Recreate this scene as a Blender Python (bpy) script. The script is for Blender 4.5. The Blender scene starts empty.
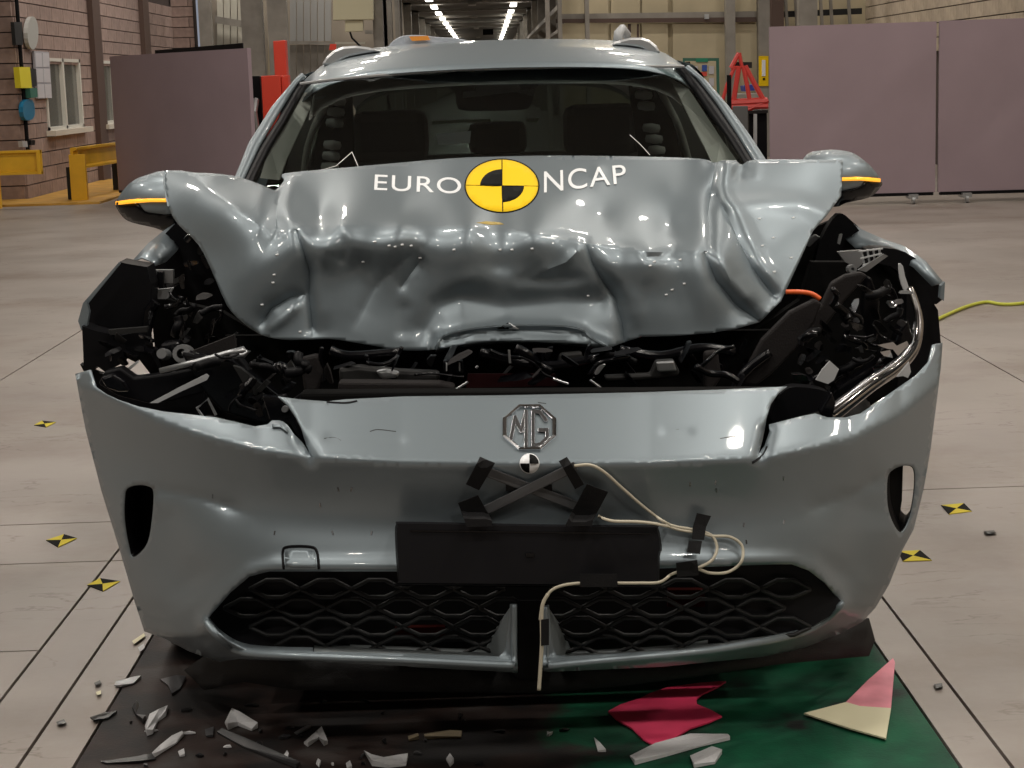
import bpy, bmesh, math, random
import numpy as np
from mathutils import Vector, Matrix
from mathutils.geometry import delaunay_2d_cdt
random.seed(7)
scn = bpy.context.scene
COL = scn.collection

# ------------------------------------------------------------------ camera
F, H = 1800.0, 1.5
def _n(v): return v / np.linalg.norm(v)
_d = _n(np.array([486 - 512, 384 - 80, -F])); _h = np.array([1, .031, 0.])
_Z = _n(np.cross(_h, _d)); _X = np.cross(_d, _Z)
RM = np.array([_X, _d, _Z]); CP = np.array([0, 0, H])
cam = bpy.data.objects.new('camera', bpy.data.cameras.new('camera'))
COL.objects.link(cam)
cam.data.sensor_width = 36.0; cam.data.lens = 36.0 * F / 1024
cam.data.clip_start = .05; cam.data.clip_end = 400
M4 = Matrix([list(RM[0]) + [0], list(RM[1]) + [0], list(RM[2]) + [0], [0, 0, 0, 1]])
cam.matrix_world = Matrix.Translation((0, 0, H)) @ M4
scn.camera = cam
def P(px, py, Y):
    r = RM @ np.array([px - 512, 384 - py, -F]); return CP + r * (Y / r[1])
def G(px, py, z=0.):
    r = RM @ np.array([px - 512, 384 - py, -F]); return CP + r * ((z - H) / r[2])
def PX(px, py, X):
    r = RM @ np.array([px - 512, 384 - py, -F]); return CP + r * (X / r[0])

# ------------------------------------------------------------------ world, exposure, lamps
scn.view_settings.view_transform = 'Standard'
scn.view_settings.look = 'None'
scn.view_settings.gamma = 1.0
scn.view_settings.use_curve_mapping = False
scn.view_settings.exposure = 0.0
w = bpy.data.worlds.new('world'); scn.world = w; w.use_nodes = True
w.node_tree.nodes['Background'].inputs[0].default_value = (.8, .85, 1, 1)
w.node_tree.nodes['Background'].inputs[1].default_value = .3
LAMP_W = 93.0
LAMP_COL = (1.0, .93, .84)
LAMPS = [(x, y) for x in (-5.2, -2.3, 2.5, 5.6) for y in (-1.6, 2.4, 6.2, 12, 19, 26, 32, 38)]

# ------------------------------------------------------------------ materials
def mat(name, col, rough=.5, metal=0., coat=0., var=0., vscale=5., bump=0., bscale=60., emit=None, rnd=0., spec=.5, col2=None):
    m = bpy.data.materials.new(name); m.use_nodes = True
    nt = m.node_tree; N = nt.nodes; L = nt.links; b = N['Principled BSDF']
    b.inputs['Base Color'].default_value = (*col, 1)
    b.inputs['Roughness'].default_value = rough
    b.inputs['Metallic'].default_value = metal
    b.inputs['Coat Weight'].default_value = coat
    b.inputs['Coat Roughness'].default_value = .04
    b.inputs['Specular IOR Level'].default_value = spec
    tc = N.new('ShaderNodeTexCoord')
    if var > 0 or col2:
        no = N.new('ShaderNodeTexNoise'); no.inputs['Scale'].default_value = vscale; no.inputs['Detail'].default_value = 6
        L.new(tc.outputs['Object'], no.inputs['Vector'])
        rp = N.new('ShaderNodeValToRGB'); rp.color_ramp.elements[0].position = .35; rp.color_ramp.elements[1].position = .65
        c2 = col2 if col2 else tuple(c * (1 - var) for c in col)
        rp.color_ramp.elements[0].color = (*c2, 1)
        rp.color_ramp.elements[1].color = (*[min(1, c * (1 + var)) for c in col], 1)
        L.new(no.outputs['Fac'], rp.inputs['Fac']); src = rp.outputs['Color']
        L.new(src, b.inputs['Base Color'])
    else:
        src = None
    if rnd > 0:
        oi = N.new('ShaderNodeObjectInfo'); mp = N.new('ShaderNodeMapRange')
        mp.inputs['To Min'].default_value = 1 - rnd; mp.inputs['To Max'].default_value = 1 + rnd
        L.new(oi.outputs['Random'], mp.inputs['Value'])
        hs = N.new('ShaderNodeHueSaturation'); L.new(mp.outputs['Result'], hs.inputs['Value'])
        if src: L.new(src, hs.inputs['Color'])
        else: hs.inputs['Color'].default_value = (*col, 1)
        L.new(hs.outputs['Color'], b.inputs['Base Color'])
    if bump > 0:
        nb = N.new('ShaderNodeTexNoise'); nb.inputs['Scale'].default_value = bscale; nb.inputs['Detail'].default_value = 4
        L.new(tc.outputs['Object'], nb.inputs['Vector'])
        bp = N.new('ShaderNodeBump'); bp.inputs['Strength'].default_value = bump; bp.inputs['Distance'].default_value = .01
        L.new(nb.outputs['Fac'], bp.inputs['Height']); L.new(bp.outputs['Normal'], b.inputs['Normal'])
    if emit:
        b.inputs['Emission Color'].default_value = (*col, 1); b.inputs['Emission Strength'].default_value = emit
    return m
PAINT = mat('metallic_grey_blue_paint', (.196, .235, .260), .42, .5, .3, bump=.02, bscale=900)
MB_ = mat('black_plastic', (.004, .004, .005), .5, spec=.12)
MG_ = mat('black_gloss_plastic', (.003, .003, .004), .2, spec=.28)
MT_ = mat('black_textured_plastic', (.008, .008, .009), .6, bump=.3, bscale=400, spec=.3)
PLATE = mat('plate_holder_black', (.010, .010, .012), .6, spec=.15)
GRILL = mat('grille_dark_grey', (.014, .015, .016), .5, spec=.3)
RUB = mat('tyre_rubber', (.012, .012, .012), .75, bump=.3, bscale=80)
DG_ = mat('dark_grey_metal', (.018, .018, .018), .5, .1, spec=.3)
BR_ = mat('dark_brown_grey_plastic', (.014, .012, .012), .65, bump=.2, bscale=200, spec=.2)
GM_ = mat('bare_grey_metal', (.35, .36, .37), .35, .8)
LG_ = mat('light_grey_plastic', (.42, .43, .44), .45)
CHR = mat('chrome', (.72, .73, .75), .10, 1.0)
CHD = mat('dark_chrome', (.30, .305, .32), .25, 1.0)
CHH = mat('smoked_chrome', (.36, .34, .33), .16, 1.0)
SILV = mat('silver_rail', (.55, .56, .57), .35, .7)
TAPE = mat('black_cloth_tape', (.009, .009, .010), .7, bump=.2, bscale=500, spec=.2)
BARM = mat('sensor_bar_grey', (.085, .088, .093), .45, spec=.3)
CABL = mat('cream_cable', (.50, .46, .36), .5)
WHITE = mat('white_vinyl', (.80, .82, .84), .4)
YEL = mat('yellow_vinyl', (.85, .56, .01), .75, spec=.15)
BLK = mat('black_vinyl', (.006, .006, .006), .8, spec=.1)
AMB = mat('amber_indicator', (1.0, .42, .03), .2, emit=1.1)
HEAD = mat('grey_headliner', (.40, .39, .37), .9)
TRIM = mat('grey_cabin_trim', (.30, .295, .28), .7)
SEAT = mat('dark_seat_fabric', (.06, .06, .062), .8)
CURT = mat('curtain_airbag_fabric', (.75, .75, .73), .85)
ORANGE = mat('orange_cable_sleeve', (.75, .12, .02), .45)
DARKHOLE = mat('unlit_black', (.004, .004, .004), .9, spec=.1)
WHEEL = mat('alloy_grey', (.25, .26, .27), .35, .8)

def glass(name, col, tint, rough=.02):
    m = bpy.data.materials.new(name); m.use_nodes = True; nt = m.node_tree; N = nt.nodes; L = nt.links
    N.remove(N['Principled BSDF']); out = N['Material Output']
    t = N.new('ShaderNodeBsdfTransparent'); t.inputs[0].default_value = (*[c * tint for c in col], 1)
    g = N.new('ShaderNodeBsdfGlossy'); g.inputs['Roughness'].default_value = rough; g.inputs[0].default_value = (.9, .95, .95, 1)
    fr = N.new('ShaderNodeFresnel'); fr.inputs[0].default_value = 1.5
    mx = N.new('ShaderNodeMixShader'); L.new(fr.outputs[0], mx.inputs[0]); L.new(t.outputs[0], mx.inputs[1]); L.new(g.outputs[0], mx.inputs[2])
    L.new(mx.outputs[0], out.inputs[0]); return m
WSG = glass('windscreen_glass', (.92, 1, .97), .78)
SDG = glass('side_glass', (.85, .95, .9), .35)

# ------------------------------------------------------------------ helpers
def loc_of(o):
    v = Vector((0, 0, 0))
    while o is not None: v += o.location; o = o.parent
    return v
class MB:
    def __init__(s): s.v = []; s.f = []
    def poly(s, pts, back):                       # front ring pts, back ring pts (world)
        n = len(pts); b = len(s.v)
        s.v += [tuple(p) for p in pts] + [tuple(p) for p in back]
        s.f.append(tuple(range(b, b + n))); s.f.append(tuple(range(b + 2 * n - 1, b + n - 1, -1)))
        for i in range(n):
            j = (i + 1) % n; s.f.append((b + j, b + i, b + n + i, b + n + j))
        return s
    def slab(s, px, Y, t=.02):                    # px: (x,y) or (x,y,Y): prism with its face at depth Y, thickness t away from the viewer
        fr = [P(p[0], p[1], p[2] if len(p) > 2 else Y) for p in px]
        return s.poly(fr, [q + np.array([0, t, 0]) for q in fr])
    def box(s, a, b_):
        x0, y0, z0 = a; x1, y1, z1 = b_
        fr = [(x0, y0, z0), (x1, y0, z0), (x1, y0, z1), (x0, y0, z1)]
        return s.poly(fr, [(x, y1, z) for x, y, z in fr])
    def tube(s, pts, r, n=8, r2=None, flat=1.):
        pts = [Vector(p) for p in pts]; b = len(s.v); m = len(pts)
        up = None
        for i, p in enumerate(pts):
            d = (pts[min(i + 1, m - 1)] - pts[max(i - 1, 0)]).normalized()
            if up is None:
                up = Vector((0, 0, 1)) if abs(d.z) < .9 else Vector((1, 0, 0))
            u = (up - d * up.dot(d)).normalized(); up = u; v = d.cross(u)
            rr = r if r2 is None else r + (r2 - r) * i / (m - 1)
            for k in range(n):
                a = 2 * math.pi * k / n
                s.v.append(tuple(p + u * math.cos(a) * rr * flat + v * math.sin(a) * rr))
        for i in range(m - 1):
            for k in range(n):
                a = b + i * n + k; c = b + i * n + (k + 1) % n
                s.f.append((a, c, c + n, a + n))
        s.f.append(tuple(range(b + n - 1, b - 1, -1))); s.f.append(tuple(range(b + (m - 1) * n, b + m * n)))
        return s
    def lathe(s, o, ax, prof, n=24):              # prof: (radius, along) about axis ax through o
        ax = Vector(ax).normalized(); u = ax.orthogonal().normalized(); v = ax.cross(u); b = len(s.v); o = Vector(o); m = len(prof)
        for r, t in prof:
            for k in range(n):
                a = 2 * math.pi * k / n; s.v.append(tuple(o + ax * t + (u * math.cos(a) + v * math.sin(a)) * r))
        for i in range(m - 1):
            for k in range(n):
                a = b + i * n + k; c = b + i * n + (k + 1) % n; s.f.append((a, c, c + n, a + n))
        return s
    def grid(s, rows):                            # rows of equal length of points
        b = len(s.v); n = len(rows[0])
        for r in rows: s.v += [tuple(p) for p in r]
        for i in range(len(rows) - 1):
            for j in range(n - 1):
                a = b + i * n + j; s.f.append((a, a + 1, a + n + 1, a + n))
        return s
    def build(s, name, m, parent=None, smooth=False, bevel=0, solid=0):
        o_ = loc_of(parent) if parent else Vector((0, 0, 0))
        if not parent:
            c = Vector(np.mean(np.array(s.v), axis=0)); zz = min(v[2] for v in s.v); o_ = Vector((c.x, c.y, zz))
        me = bpy.data.meshes.new(name); me.from_pydata([tuple(Vector(v) - o_) for v in s.v], [], s.f); me.update()
        bm = bmesh.new(); bm.from_mesh(me); bmesh.ops.recalc_face_normals(bm, faces=bm.faces); bm.to_mesh(me); bm.free()
        o = bpy.data.objects.new(name, me); COL.objects.link(o)
        if parent: o.parent = parent
        else: o.location = o_
        me.materials.append(m)
        if smooth:
            for p in me.polygons: p.use_smooth = True
        if bevel:
            b = o.modifiers.new('b', 'BEVEL'); b.width = bevel; b.segments = 2; b.limit_method = 'ANGLE'
        if solid:
            b = o.modifiers.new('s', 'SOLIDIFY'); b.thickness = solid; b.offset = 0
        return o
def tag(o, label=None, cat=None, group=None, kind=None):
    if label: o['label'] = label
    if cat: o['category'] = cat
    if group: o['group'] = group
    if kind: o['kind'] = kind
    return o
def empty(name, loc, label=None, cat=None, group=None):
    o = bpy.data.objects.new(name, None); COL.objects.link(o); o.location = tuple(loc); o.empty_display_size = .1
    return tag(o, label, cat, group)
def struct(o): o['kind'] = 'structure'; return o
def interp(pts):                                  # piecewise-linear function from (a, b) pairs
    a = np.array([p[0] for p in pts], float); b = np.array([p[1] for p in pts], float)
    return lambda t: np.interp(t, a, b)
def spline(pts, n=6, closed=False):
    out = []; m = len(pts)
    for i in range(m if closed else m - 1):
        g = lambda k: np.array(pts[k % m] if closed else pts[max(0, min(m - 1, k))], float)
        p0, p1, p2, p3 = g(i - 1), g(i), g(i + 1), g(i + 2)
        for j in range(n):
            t = j / n
            out.append(.5 * ((2 * p1) + (-p0 + p2) * t + (2 * p0 - 5 * p1 + 4 * p2 - p3) * t * t + (-p0 + 3 * p1 - 3 * p2 + p3) * t ** 3))
    if not closed: out.append(np.array(pts[-1], float))
    return out
def dens(pts, step):                              # closed outline, resampled
    out = []
    for i in range(len(pts)):
        a = np.array(pts[i], float); b = np.array(pts[(i + 1) % len(pts)], float)
        k = max(1, int(np.linalg.norm(b - a) / step))
        for j in range(k): out.append(a + (b - a) * j / k)
    return out
def inside(x, y, poly):
    q = np.array(poly); x0, y0 = q[:, 0], q[:, 1]; x1, y1 = np.roll(x0, -1), np.roll(y0, -1)
    x = np.asarray(x, float); y = np.asarray(y, float); r = np.zeros(x.shape, bool)
    for a, b, c, d in zip(x0, y0, x1, y1):
        if b == d: continue
        r ^= ((b > y) != (d > y)) & (x < (c - a) * (y - b) / (d - b) + a)
    return r
def seg_dist(x, y, line):                         # distance to a polyline, parameter 0..1 along it
    best = np.full(x.shape, 1e9); tt = np.zeros(x.shape); L = []
    for i in range(len(line) - 1): L.append(math.dist(line[i][:2], line[i + 1][:2]))
    tot = sum(L); acc = 0
    for i in range(len(line) - 1):
        ax, ay = line[i][:2]; bx, by = line[i + 1][:2]; dx, dy = bx - ax, by - ay
        t = np.clip(((x - ax) * dx + (y - ay) * dy) / (dx * dx + dy * dy + 1e-9), 0, 1)
        d = np.hypot(x - ax - t * dx, y - ay - t * dy); m = d < best
        best = np.where(m, d, best); tt = np.where(m, (acc + t * L[i]) / tot, tt); acc += L[i]
    return best, tt
def sheet(outlines, holes, fn, step, lines=()):
    """Triangulated panel: points of a fine grid inside the outline, each at its own depth fn(px, py)."""
    pts = []; edges = []
    for ring in list(outlines) + list(holes):
        r = dens(ring, step); b = len(pts); pts += [tuple(p[:2]) for p in r]
        edges += [(b + i, b + (i + 1) % len(r)) for i in range(len(r))]
    for ln in lines:
        for i in range(len(ln) - 1):
            a = np.array(ln[i][:2], float); c = np.array(ln[i + 1][:2], float); k = max(1, int(np.linalg.norm(c - a) / step))
            for j in range(k):
                pts.append(tuple(a + (c - a) * j / k))
                if i or j: edges.append((len(pts) - 2, len(pts) - 1))
    nb = len(pts); q = np.array(pts)
    x0, y0 = q.min(0); x1, y1 = q.max(0)
    gx, gy = np.meshgrid(np.arange(x0 + step / 2, x1, step), np.arange(y0 + step / 2, y1, step))
    gx = gx + (np.arange(gx.shape[0]) % 2 * step / 2)[:, None]
    gx, gy = gx.ravel(), gy.ravel()
    ok = inside(gx, gy, outlines[0])
    for o in outlines[1:]: ok |= inside(gx, gy, o)
    for h in holes: ok &= ~inside(gx, gy, h)
    gx, gy = gx[ok], gy[ok]
    d = np.full(gx.shape, 1e9)
    for i in range(nb): d = np.minimum(d, np.hypot(gx - q[i, 0], gy - q[i, 1]))
    k = d > step * .55; pts += list(zip(gx[k], gy[k]))
    r = delaunay_2d_cdt([Vector(p) for p in pts], edges, [], 0, 1e-4)
    v = np.array([tuple(p) for p in r[0]]); f = [tuple(t) for t in r[2]]
    c = np.array([v[list(t)].mean(0) for t in f])
    ok = inside(c[:, 0], c[:, 1], outlines[0])
    for h in holes: ok &= ~inside(c[:, 0], c[:, 1], h)
    f = [t for t, o in zip(f, ok) if o]
    Y = fn(v[:, 0], v[:, 1])
    mb = MB(); mb.v = [tuple(P(a, b, y)) for (a, b), y in zip(v, Y)]; mb.f = f
    return mb
def on(fn, px, py, off=0.):
    return P(px, py, float(fn(np.array([float(px)]), np.array([float(py)]))[0]) + off)
def decal(poly, fn, off, name, m, parent, t=.0015, step=6, holes=()):
    mb = sheet([poly], holes, lambda x, y: fn(x, y) - off, step)
    o = mb.build(name, m, parent, smooth=True); s = o.modifiers.new('s', 'SOLIDIFY'); s.thickness = t; s.offset = 0
    return o

# ================================================================== SETTING
CONC = mat('worn_concrete', (.30, .265, .24), .42, col2=(.235, .205, .182), vscale=1.1, bump=.05, bscale=30)
def concrete():
    m = CONC; nt = m.node_tree; N = nt.nodes; L = nt.links; b = N['Principled BSDF']
    geo = N.new('ShaderNodeNewGeometry')
    base = b.inputs['Base Color'].links[0].from_socket
    no = N.new('ShaderNodeTexNoise'); no.inputs['Scale'].default_value = .55; no.inputs['Detail'].default_value = 9; no.inputs['Roughness'].default_value = .65
    L.new(geo.outputs['Position'], no.inputs['Vector'])
    rp = N.new('ShaderNodeValToRGB'); rp.color_ramp.elements[0].position = .34; rp.color_ramp.elements[1].position = .50
    rp.color_ramp.elements[0].color = (.60, .51, .44, 1); rp.color_ramp.elements[1].color = (1, 1, 1, 1)
    L.new(no.outputs['Fac'], rp.inputs['Fac'])
    mx = N.new('ShaderNodeMix'); mx.data_type = 'RGBA'; mx.blend_type = 'MULTIPLY'; mx.inputs[0].default_value = .8
    L.new(base, mx.inputs[6]); L.new(rp.outputs[0], mx.inputs[7])
    # hairline cracks and scrapes
    mp = N.new('ShaderNodeMapping'); mp.inputs['Scale'].default_value = (1.0, 3.0, 1); L.new(geo.outputs['Position'], mp.inputs['Vector'])
    n2 = N.new('ShaderNodeTexNoise'); n2.inputs['Scale'].default_value = 2.2; n2.inputs['Detail'].default_value = 5; L.new(mp.outputs[0], n2.inputs['Vector'])
    r2 = N.new('ShaderNodeValToRGB'); e = r2.color_ramp.elements; e[0].position = .488; e[0].color = (1, 1, 1, 1); e[1].position = .512; e[1].color = (1, 1, 1, 1)
    k = r2.color_ramp.elements.new(.5); k.color = (.62, .58, .54, 1); L.new(n2.outputs['Fac'], r2.inputs['Fac'])
    n3 = N.new('ShaderNodeTexNoise'); n3.inputs['Scale'].default_value = 1.7; L.new(geo.outputs['Position'], n3.inputs['Vector'])
    r3 = N.new('ShaderNodeValToRGB'); r3.color_ramp.elements[0].position = .5; r3.color_ramp.elements[1].position = .58; L.new(n3.outputs['Fac'], r3.inputs['Fac'])
    m2 = N.new('ShaderNodeMix'); m2.data_type = 'RGBA'; m2.blend_type = 'MULTIPLY'
    L.new(r3.outputs[0], m2.inputs[0]); L.new(mx.outputs[2], m2.inputs[6]); L.new(r2.outputs[0], m2.inputs[7])
    L.new(m2.outputs[2], b.inputs['Base Color'])
concrete()
JOINT = mat('joint_dirt', (.03, .027, .024), .9)
floor = struct(MB().box((-16, -26, -.12), (16, 46, -.03)).build('floor', JOINT))
g = .0045
def slab_piece(x0, x1, y0, y1):
    MB().box((x0 + g, y0 + g, -.1), (x1 - g, y1 - g, 0)).build('slab', CONC, floor)
xs = [-15.9, -9, -2.64, -1.27, -1.11]; 
for (a, b) in ((-15.9, -9.0), (-9.0, -2.64), (2.52, 9.0), (9.0, 15.9)):
    for (c, d) in ((-26, -6), (-6, 6.3), (6.3, 24), (24, 46)): slab_piece(a, b, c, d)
for (a, b) in ((-2.64, -1.27), (1.09, 2.52)):
    for (c, d) in ((-26, -6), (-6, 4.75), (4.75, 5.68), (5.68, 6.22), (6.22, 24), (24, 46)) if a < 0 else ((-26, -6), (-6, 6.3), (6.3, 24), (24, 46)): slab_piece(a, b, c, d)
for (a, b) in ((-1.27, -1.11), (-1.11, -.98), (.98, 1.09)):
    for (c, d) in ((-26, -6), (-6, 5.68), (5.68, 24), (24, 46)): slab_piece(a, b, c, d)
for (c, d) in ((-26, 3.3), (6.4, 24), (24, 46)): slab_piece(-.98, .98, c, d)
# painted runway plate under the car
def plate_mat():
    m = mat('painted_steel_plate', (.012, .011, .011), .62, spec=.25, bump=.08, bscale=120)
    nt = m.node_tree; N = nt.nodes; L = nt.links; b = N['Principled BSDF']
    geo = N.new('ShaderNodeNewGeometry'); sp = N.new('ShaderNodeSeparateXYZ')
    no = N.new('ShaderNodeTexNoise'); no.inputs['Scale'].default_value = 3.2; no.inputs['Detail'].default_value = 8; no.inputs['Roughness'].default_value = .62
    L.new(geo.outputs['Position'], no.inputs['Vector'])
    L.new(geo.outputs['Position'], sp.inputs[0])
    def ramp(src, stops):
        r = N.new('ShaderNodeValToRGB'); e = r.color_ramp.elements
        e[0].position, e[0].color = stops[0][0], (*stops[0][1], 1); e[1].position, e[1].color = stops[-1][0], (*stops[-1][1], 1)
        for p_, c_ in stops[1:-1]: q = e.new(p_); q.color = (*c_, 1)
        L.new(src, r.inputs['Fac']); return r.outputs[0]
    ad = N.new('ShaderNodeMath'); ad.operation = 'MULTIPLY_ADD'; ad.inputs[1].default_value = .5; ad.inputs[2].default_value = 0
    L.new(no.outputs['Fac'], ad.inputs[0])
    a2 = N.new('ShaderNodeMath'); a2.operation = 'ADD'; L.new(sp.outputs[0], a2.inputs[0]); L.new(ad.outputs[0], a2.inputs[1])
    gm = ramp(a2.outputs[0], [(.34, (0, 0, 0)), (.42, (1, 1, 1))])          # green on the right
    n2 = N.new('ShaderNodeTexNoise'); n2.inputs['Scale'].default_value = 5; n2.inputs['Detail'].default_value = 7
    L.new(geo.outputs['Position'], n2.inputs['Vector'])
    lf = ramp(n2.outputs['Fac'], [(.42, (.008, .007, .007)), (.55, (.022, .013, .011)), (.7, (.04, .036, .034))])
    gr = ramp(no.outputs['Fac'], [(.36, (.008, .010, .009)), (.45, (.004, .045, .024)), (.62, (.006, .085, .040))])
    mx = N.new('ShaderNodeMix'); mx.data_type = 'RGBA'; L.new(gm, mx.inputs[0]); L.new(lf, mx.inputs[6]); L.new(gr, mx.inputs[7])
    L.new(mx.outputs[2], b.inputs['Base Color']); return m
pl = MB().box((-.974, 3.3, -.06), (.974, 6.35, .004)).build('runway_plate', plate_mat(), floor)

# bricks
BLOCK = mat('concrete_block', (.30, .215, .185), .9, var=.12, vscale=9, bump=.3, bscale=70, rnd=.10)
BLOCK2 = mat('cream_concrete_block', (.40, .33, .25), .9, var=.1, vscale=9, bump=.3, bscale=70, rnd=.08)
MORT = mat('dark_mortar', (.05, .035, .03), .95)
WALLP = mat('painted_hall_wall', (.33, .285, .23), .8, var=.1, vscale=1)
CREAM = mat('cream_cladding', (.50, .43, .29), .7, var=.08, vscale=2)
STEEL = mat('grey_steel_column', (.27, .25, .22), .6, var=.15, vscale=3)
BROWN = mat('brown_steel_column', (.085, .05, .038), .6)
CEIL = mat('corridor_ceiling', (.14, .125, .105), .9)
CEILM = mat('hall_ceiling', (.24, .235, .23), .9)
BH, BL = .215, .74
bmesh_l = None
def block_wall(root, X0, Y0, dirv, n, length, z0, z1, m, nrm, skip=()):
    global bmesh_l
    key = MB().box((.006, -.03, .007), (BL - .006, .03, BH - .007))
    cache = {}
    def get(L0, L1):
        k = (round(L1 - L0, 3), m.name)
        if k not in cache:
            q = MB().box((.007, -.03, .008), (L1 - L0 - .007, .03, BH - .008)); me = bpy.data.meshes.new('block'); me.from_pydata([tuple(map(float, v)) for v in q.v], [], q.f); me.materials.append(m)
            cache[k] = me
        return cache[k]
    ang = math.atan2(dirv[1], dirv[0]); r = int(round(z0 / BH)); o_ = loc_of(root)
    while r * BH < z1:
        t = -(BL / 2) * (r % 2)
        while t < length - .01:
            a, b = max(t, 0), min(t + BL, length)
            if b - a > .03:
                x = X0 + dirv[0] * a; y = Y0 + dirv[1] * a; z = r * BH
                for q_ in skip:
                    if q_[2] < z + BH / 2 < q_[3]:
                        if a < q_[0] < b: b = q_[0]
                        elif a < q_[1] < b: a = q_[1]
                        elif q_[0] <= a and b <= q_[1]: a = b
                x = X0 + dirv[0] * a; y = Y0 + dirv[1] * a
                if b - a > .03:
                    o = bpy.data.objects.new('block', get(a, b)); COL.objects.link(o); o.parent = root
                    o.location = Vector((x, y, z)) - o_; o.rotation_euler = (0, 0, ang)
            t += BL
        r += 1
WX = -6.62
wl = struct(MB().box((WX - .25, 25.9, -.03), (WX - .02, 39.2, 7)).build('wall_left', MORT))
block_wall(wl, WX, 25.9, (0, 1), 0, 13.05, 0, 3.05, BLOCK, None, skip=((1.45, 3.85, .95, 2.03), (5.3, 7.7, .95, 2.03)))
wf = struct(MB().box((-12, 25.9, -.03), (WX - .01, 26.2, 7)).build('wall_front_left', MORT))
block_wall(wf, -8.1, 25.88, (1, 0), 0, 1.5, 0, 2.9, BLOCK, None)
wl2 = struct(MB().box((-12.2, -22, -.03), (-12, 25.95, 7)).build('wall_far_left', WALLP))
wp = struct(MB().box((WX, 39.0, -.03), (-6.15, 39.4, 7)).build('wall_pier', MORT))
block_wall(wp, WX, 38.98, (1, 0), 0, .47, 0, 3.3, BLOCK, None)
# back wall left with columns and cladding
bwl = struct(MB().box((-6.2, 40, -.03), (-1.9, 40.2, 7)).build('wall_back_left', WALLP))
def col_px(x0, x1, Y, m, name='steel_column', root=None, y0=-160, z0=0.):
    a = P(x0, 80, Y)[0]; b = P(x1, 80, Y)[0]
    return MB().box((a, Y - .25, z0), (b, Y, 7)).build(name, m, root)
def wallpiece(px, Y, m, name, root, t=.05):
    return MB().slab(px, Y, t).build(name, m, root)
for a, b, Y in ((205, 216, 39), (246, 267, 38), (272, 291, 37.6), (376, 386, 38), (390, 395, 39), (398, 402, 39)):
    col_px(a, b, Y, STEEL, root=bwl)
TRANS = mat('pale_translucent_pane', (.56, .54, .46), .5)
CORR = mat('grey_corrugated_cladding', (.36, .36, .35), .5, .2)
for i in range(4):                                # tall pale glazing strips
    wallpiece([(217 + i * 7, -20), (223 + i * 7, -20), (223 + i * 7, 90), (217 + i * 7, 90)], 39.6, TRANS, 'pane', bwl)
wallpiece([(215, 16), (245, 21), (245, 28), (215, 23)], 39.4, STEEL, 'glazing_beam', bwl)
for i in range(6):
    wallpiece([(290 + i * 7, -20), (296 + i * 7, -20), (296 + i * 7, 41), (290 + i * 7, 41)], 39.3, CORR, 'cladding_panel', bwl, .08)
    wallpiece([(290 + i * 7, 45), (296 + i * 7, 45), (296 + i * 7, 100), (290 + i * 7, 100)], 39.5, STEEL, 'cladding_panel', bwl, .08)
wallpiece([(288, 41), (333, 42), (333, 45), (288, 44)], 39.2, STEEL, 'cladding_rail', bwl)
wallpiece([(268, -20), (272, -20), (272, 75), (268, 75)], 39, CREAM, 'conduit', bwl)
wallpiece([(365, 30), (378, 30), (378, 34), (365, 34)], 39, STEEL, 'conduit', bwl)
wallpiece([(335, 42), (365, 42), (365, 44), (335, 44)], 39, TRANS, 'conduit', bwl)
# deep corridor
dc = MB(); dc.box((-4.4, 45, -.05), (-4.2, 240, 6.4)); cl = struct(dc.build('wall_corridor_left', WALLP))
dc = MB(); dc.box((2.9, 45, -.05), (3.1, 240, 6.4)); cr = struct(dc.build('wall_corridor_right', WALLP))
struct(MB().box((-4.4, 240, -.05), (3.1, 240.3, 6.4)).build('wall_corridor_end', WALLP))
struct(MB().box((-4.4, 46, -.1), (3.1, 240, 0)).build('floor_corridor', CONC))
cc = struct(MB().box((-4.4, 45, 5.6), (3.1, 240, 5.8)).build('ceiling_corridor', CEIL))
struct(MB().box((-4.4, 45, 5.4), (3.1, 45.3, 7.1)).build('wall_corridor_lintel', WALLP))
struct(MB().box((-2.4, 40, -.03), (-2.1, 46, 7)).build('wall_corridor_jamb', WALLP))
for i in range(9):
    y = 52 + i * 11
    MB().box((-4.2, y, 5.5), (2.9, y + .4, 5.62)).build('roof_beam', STEEL, cc)
    MB().box((2.5, y, 0), (2.9, y + .4, 5.6)).build('column', STEEL, cr)
    MB().box((-4.2, y, 0), (-3.8, y + .4, 5.6)).build('column', STEEL, cl)
MB().box((2.3, 46, 3.6), (2.5, 200, 3.75)).build('pipe', STEEL, cr)
MB().box((2.3, 46, 2.9), (2.45, 200, 3.0)).build('pipe', STEEL, cr)
TUBE = mat('lit_fluorescent_tube', (1, .97, .88), .5, emit=9)
for X in (-2.66, 1.6):
    for i in range(12):
        y = 88 + i * 9.5
        t = MB().box((X - .16, y, 5.40), (X + .16, y + 2.8, 5.49)).build('strip_light', TUBE)
        tag(t, 'one of the lit strip lights of the %s ceiling row far down the corridor' % ('left' if X < 0 else 'right'), 'lamp', 'strip lights of the %s row in the corridor' % ('left' if X < 0 else 'right'))
for yy in (50, 58, 68, 80, 96, 115, 140, 170, 200):  # fill lights added to brighten the corridor, besides its two strip light rows
    la = bpy.data.lights.new('corridor_fill', 'AREA'); la.shape = 'RECTANGLE'; la.size = .35; la.size_y = 1.5; la.energy = 160; la.color = LAMP_COL
    lo = bpy.data.objects.new('corridor_fill', la); COL.objects.link(lo); lo.location = (-.6, yy, 5.35)
    MB().box((-.8, yy - .8, 5.37), (-.4, yy + .8, 5.46)).build('lamp_casing', STEEL, cc)  # casing for the added fill light
MB().box(P(483, 35, 150), P(493, 24, 150) + np.array([0, .3, 0])).build('dark_duct_opening', DARKHOLE, cc)
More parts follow.
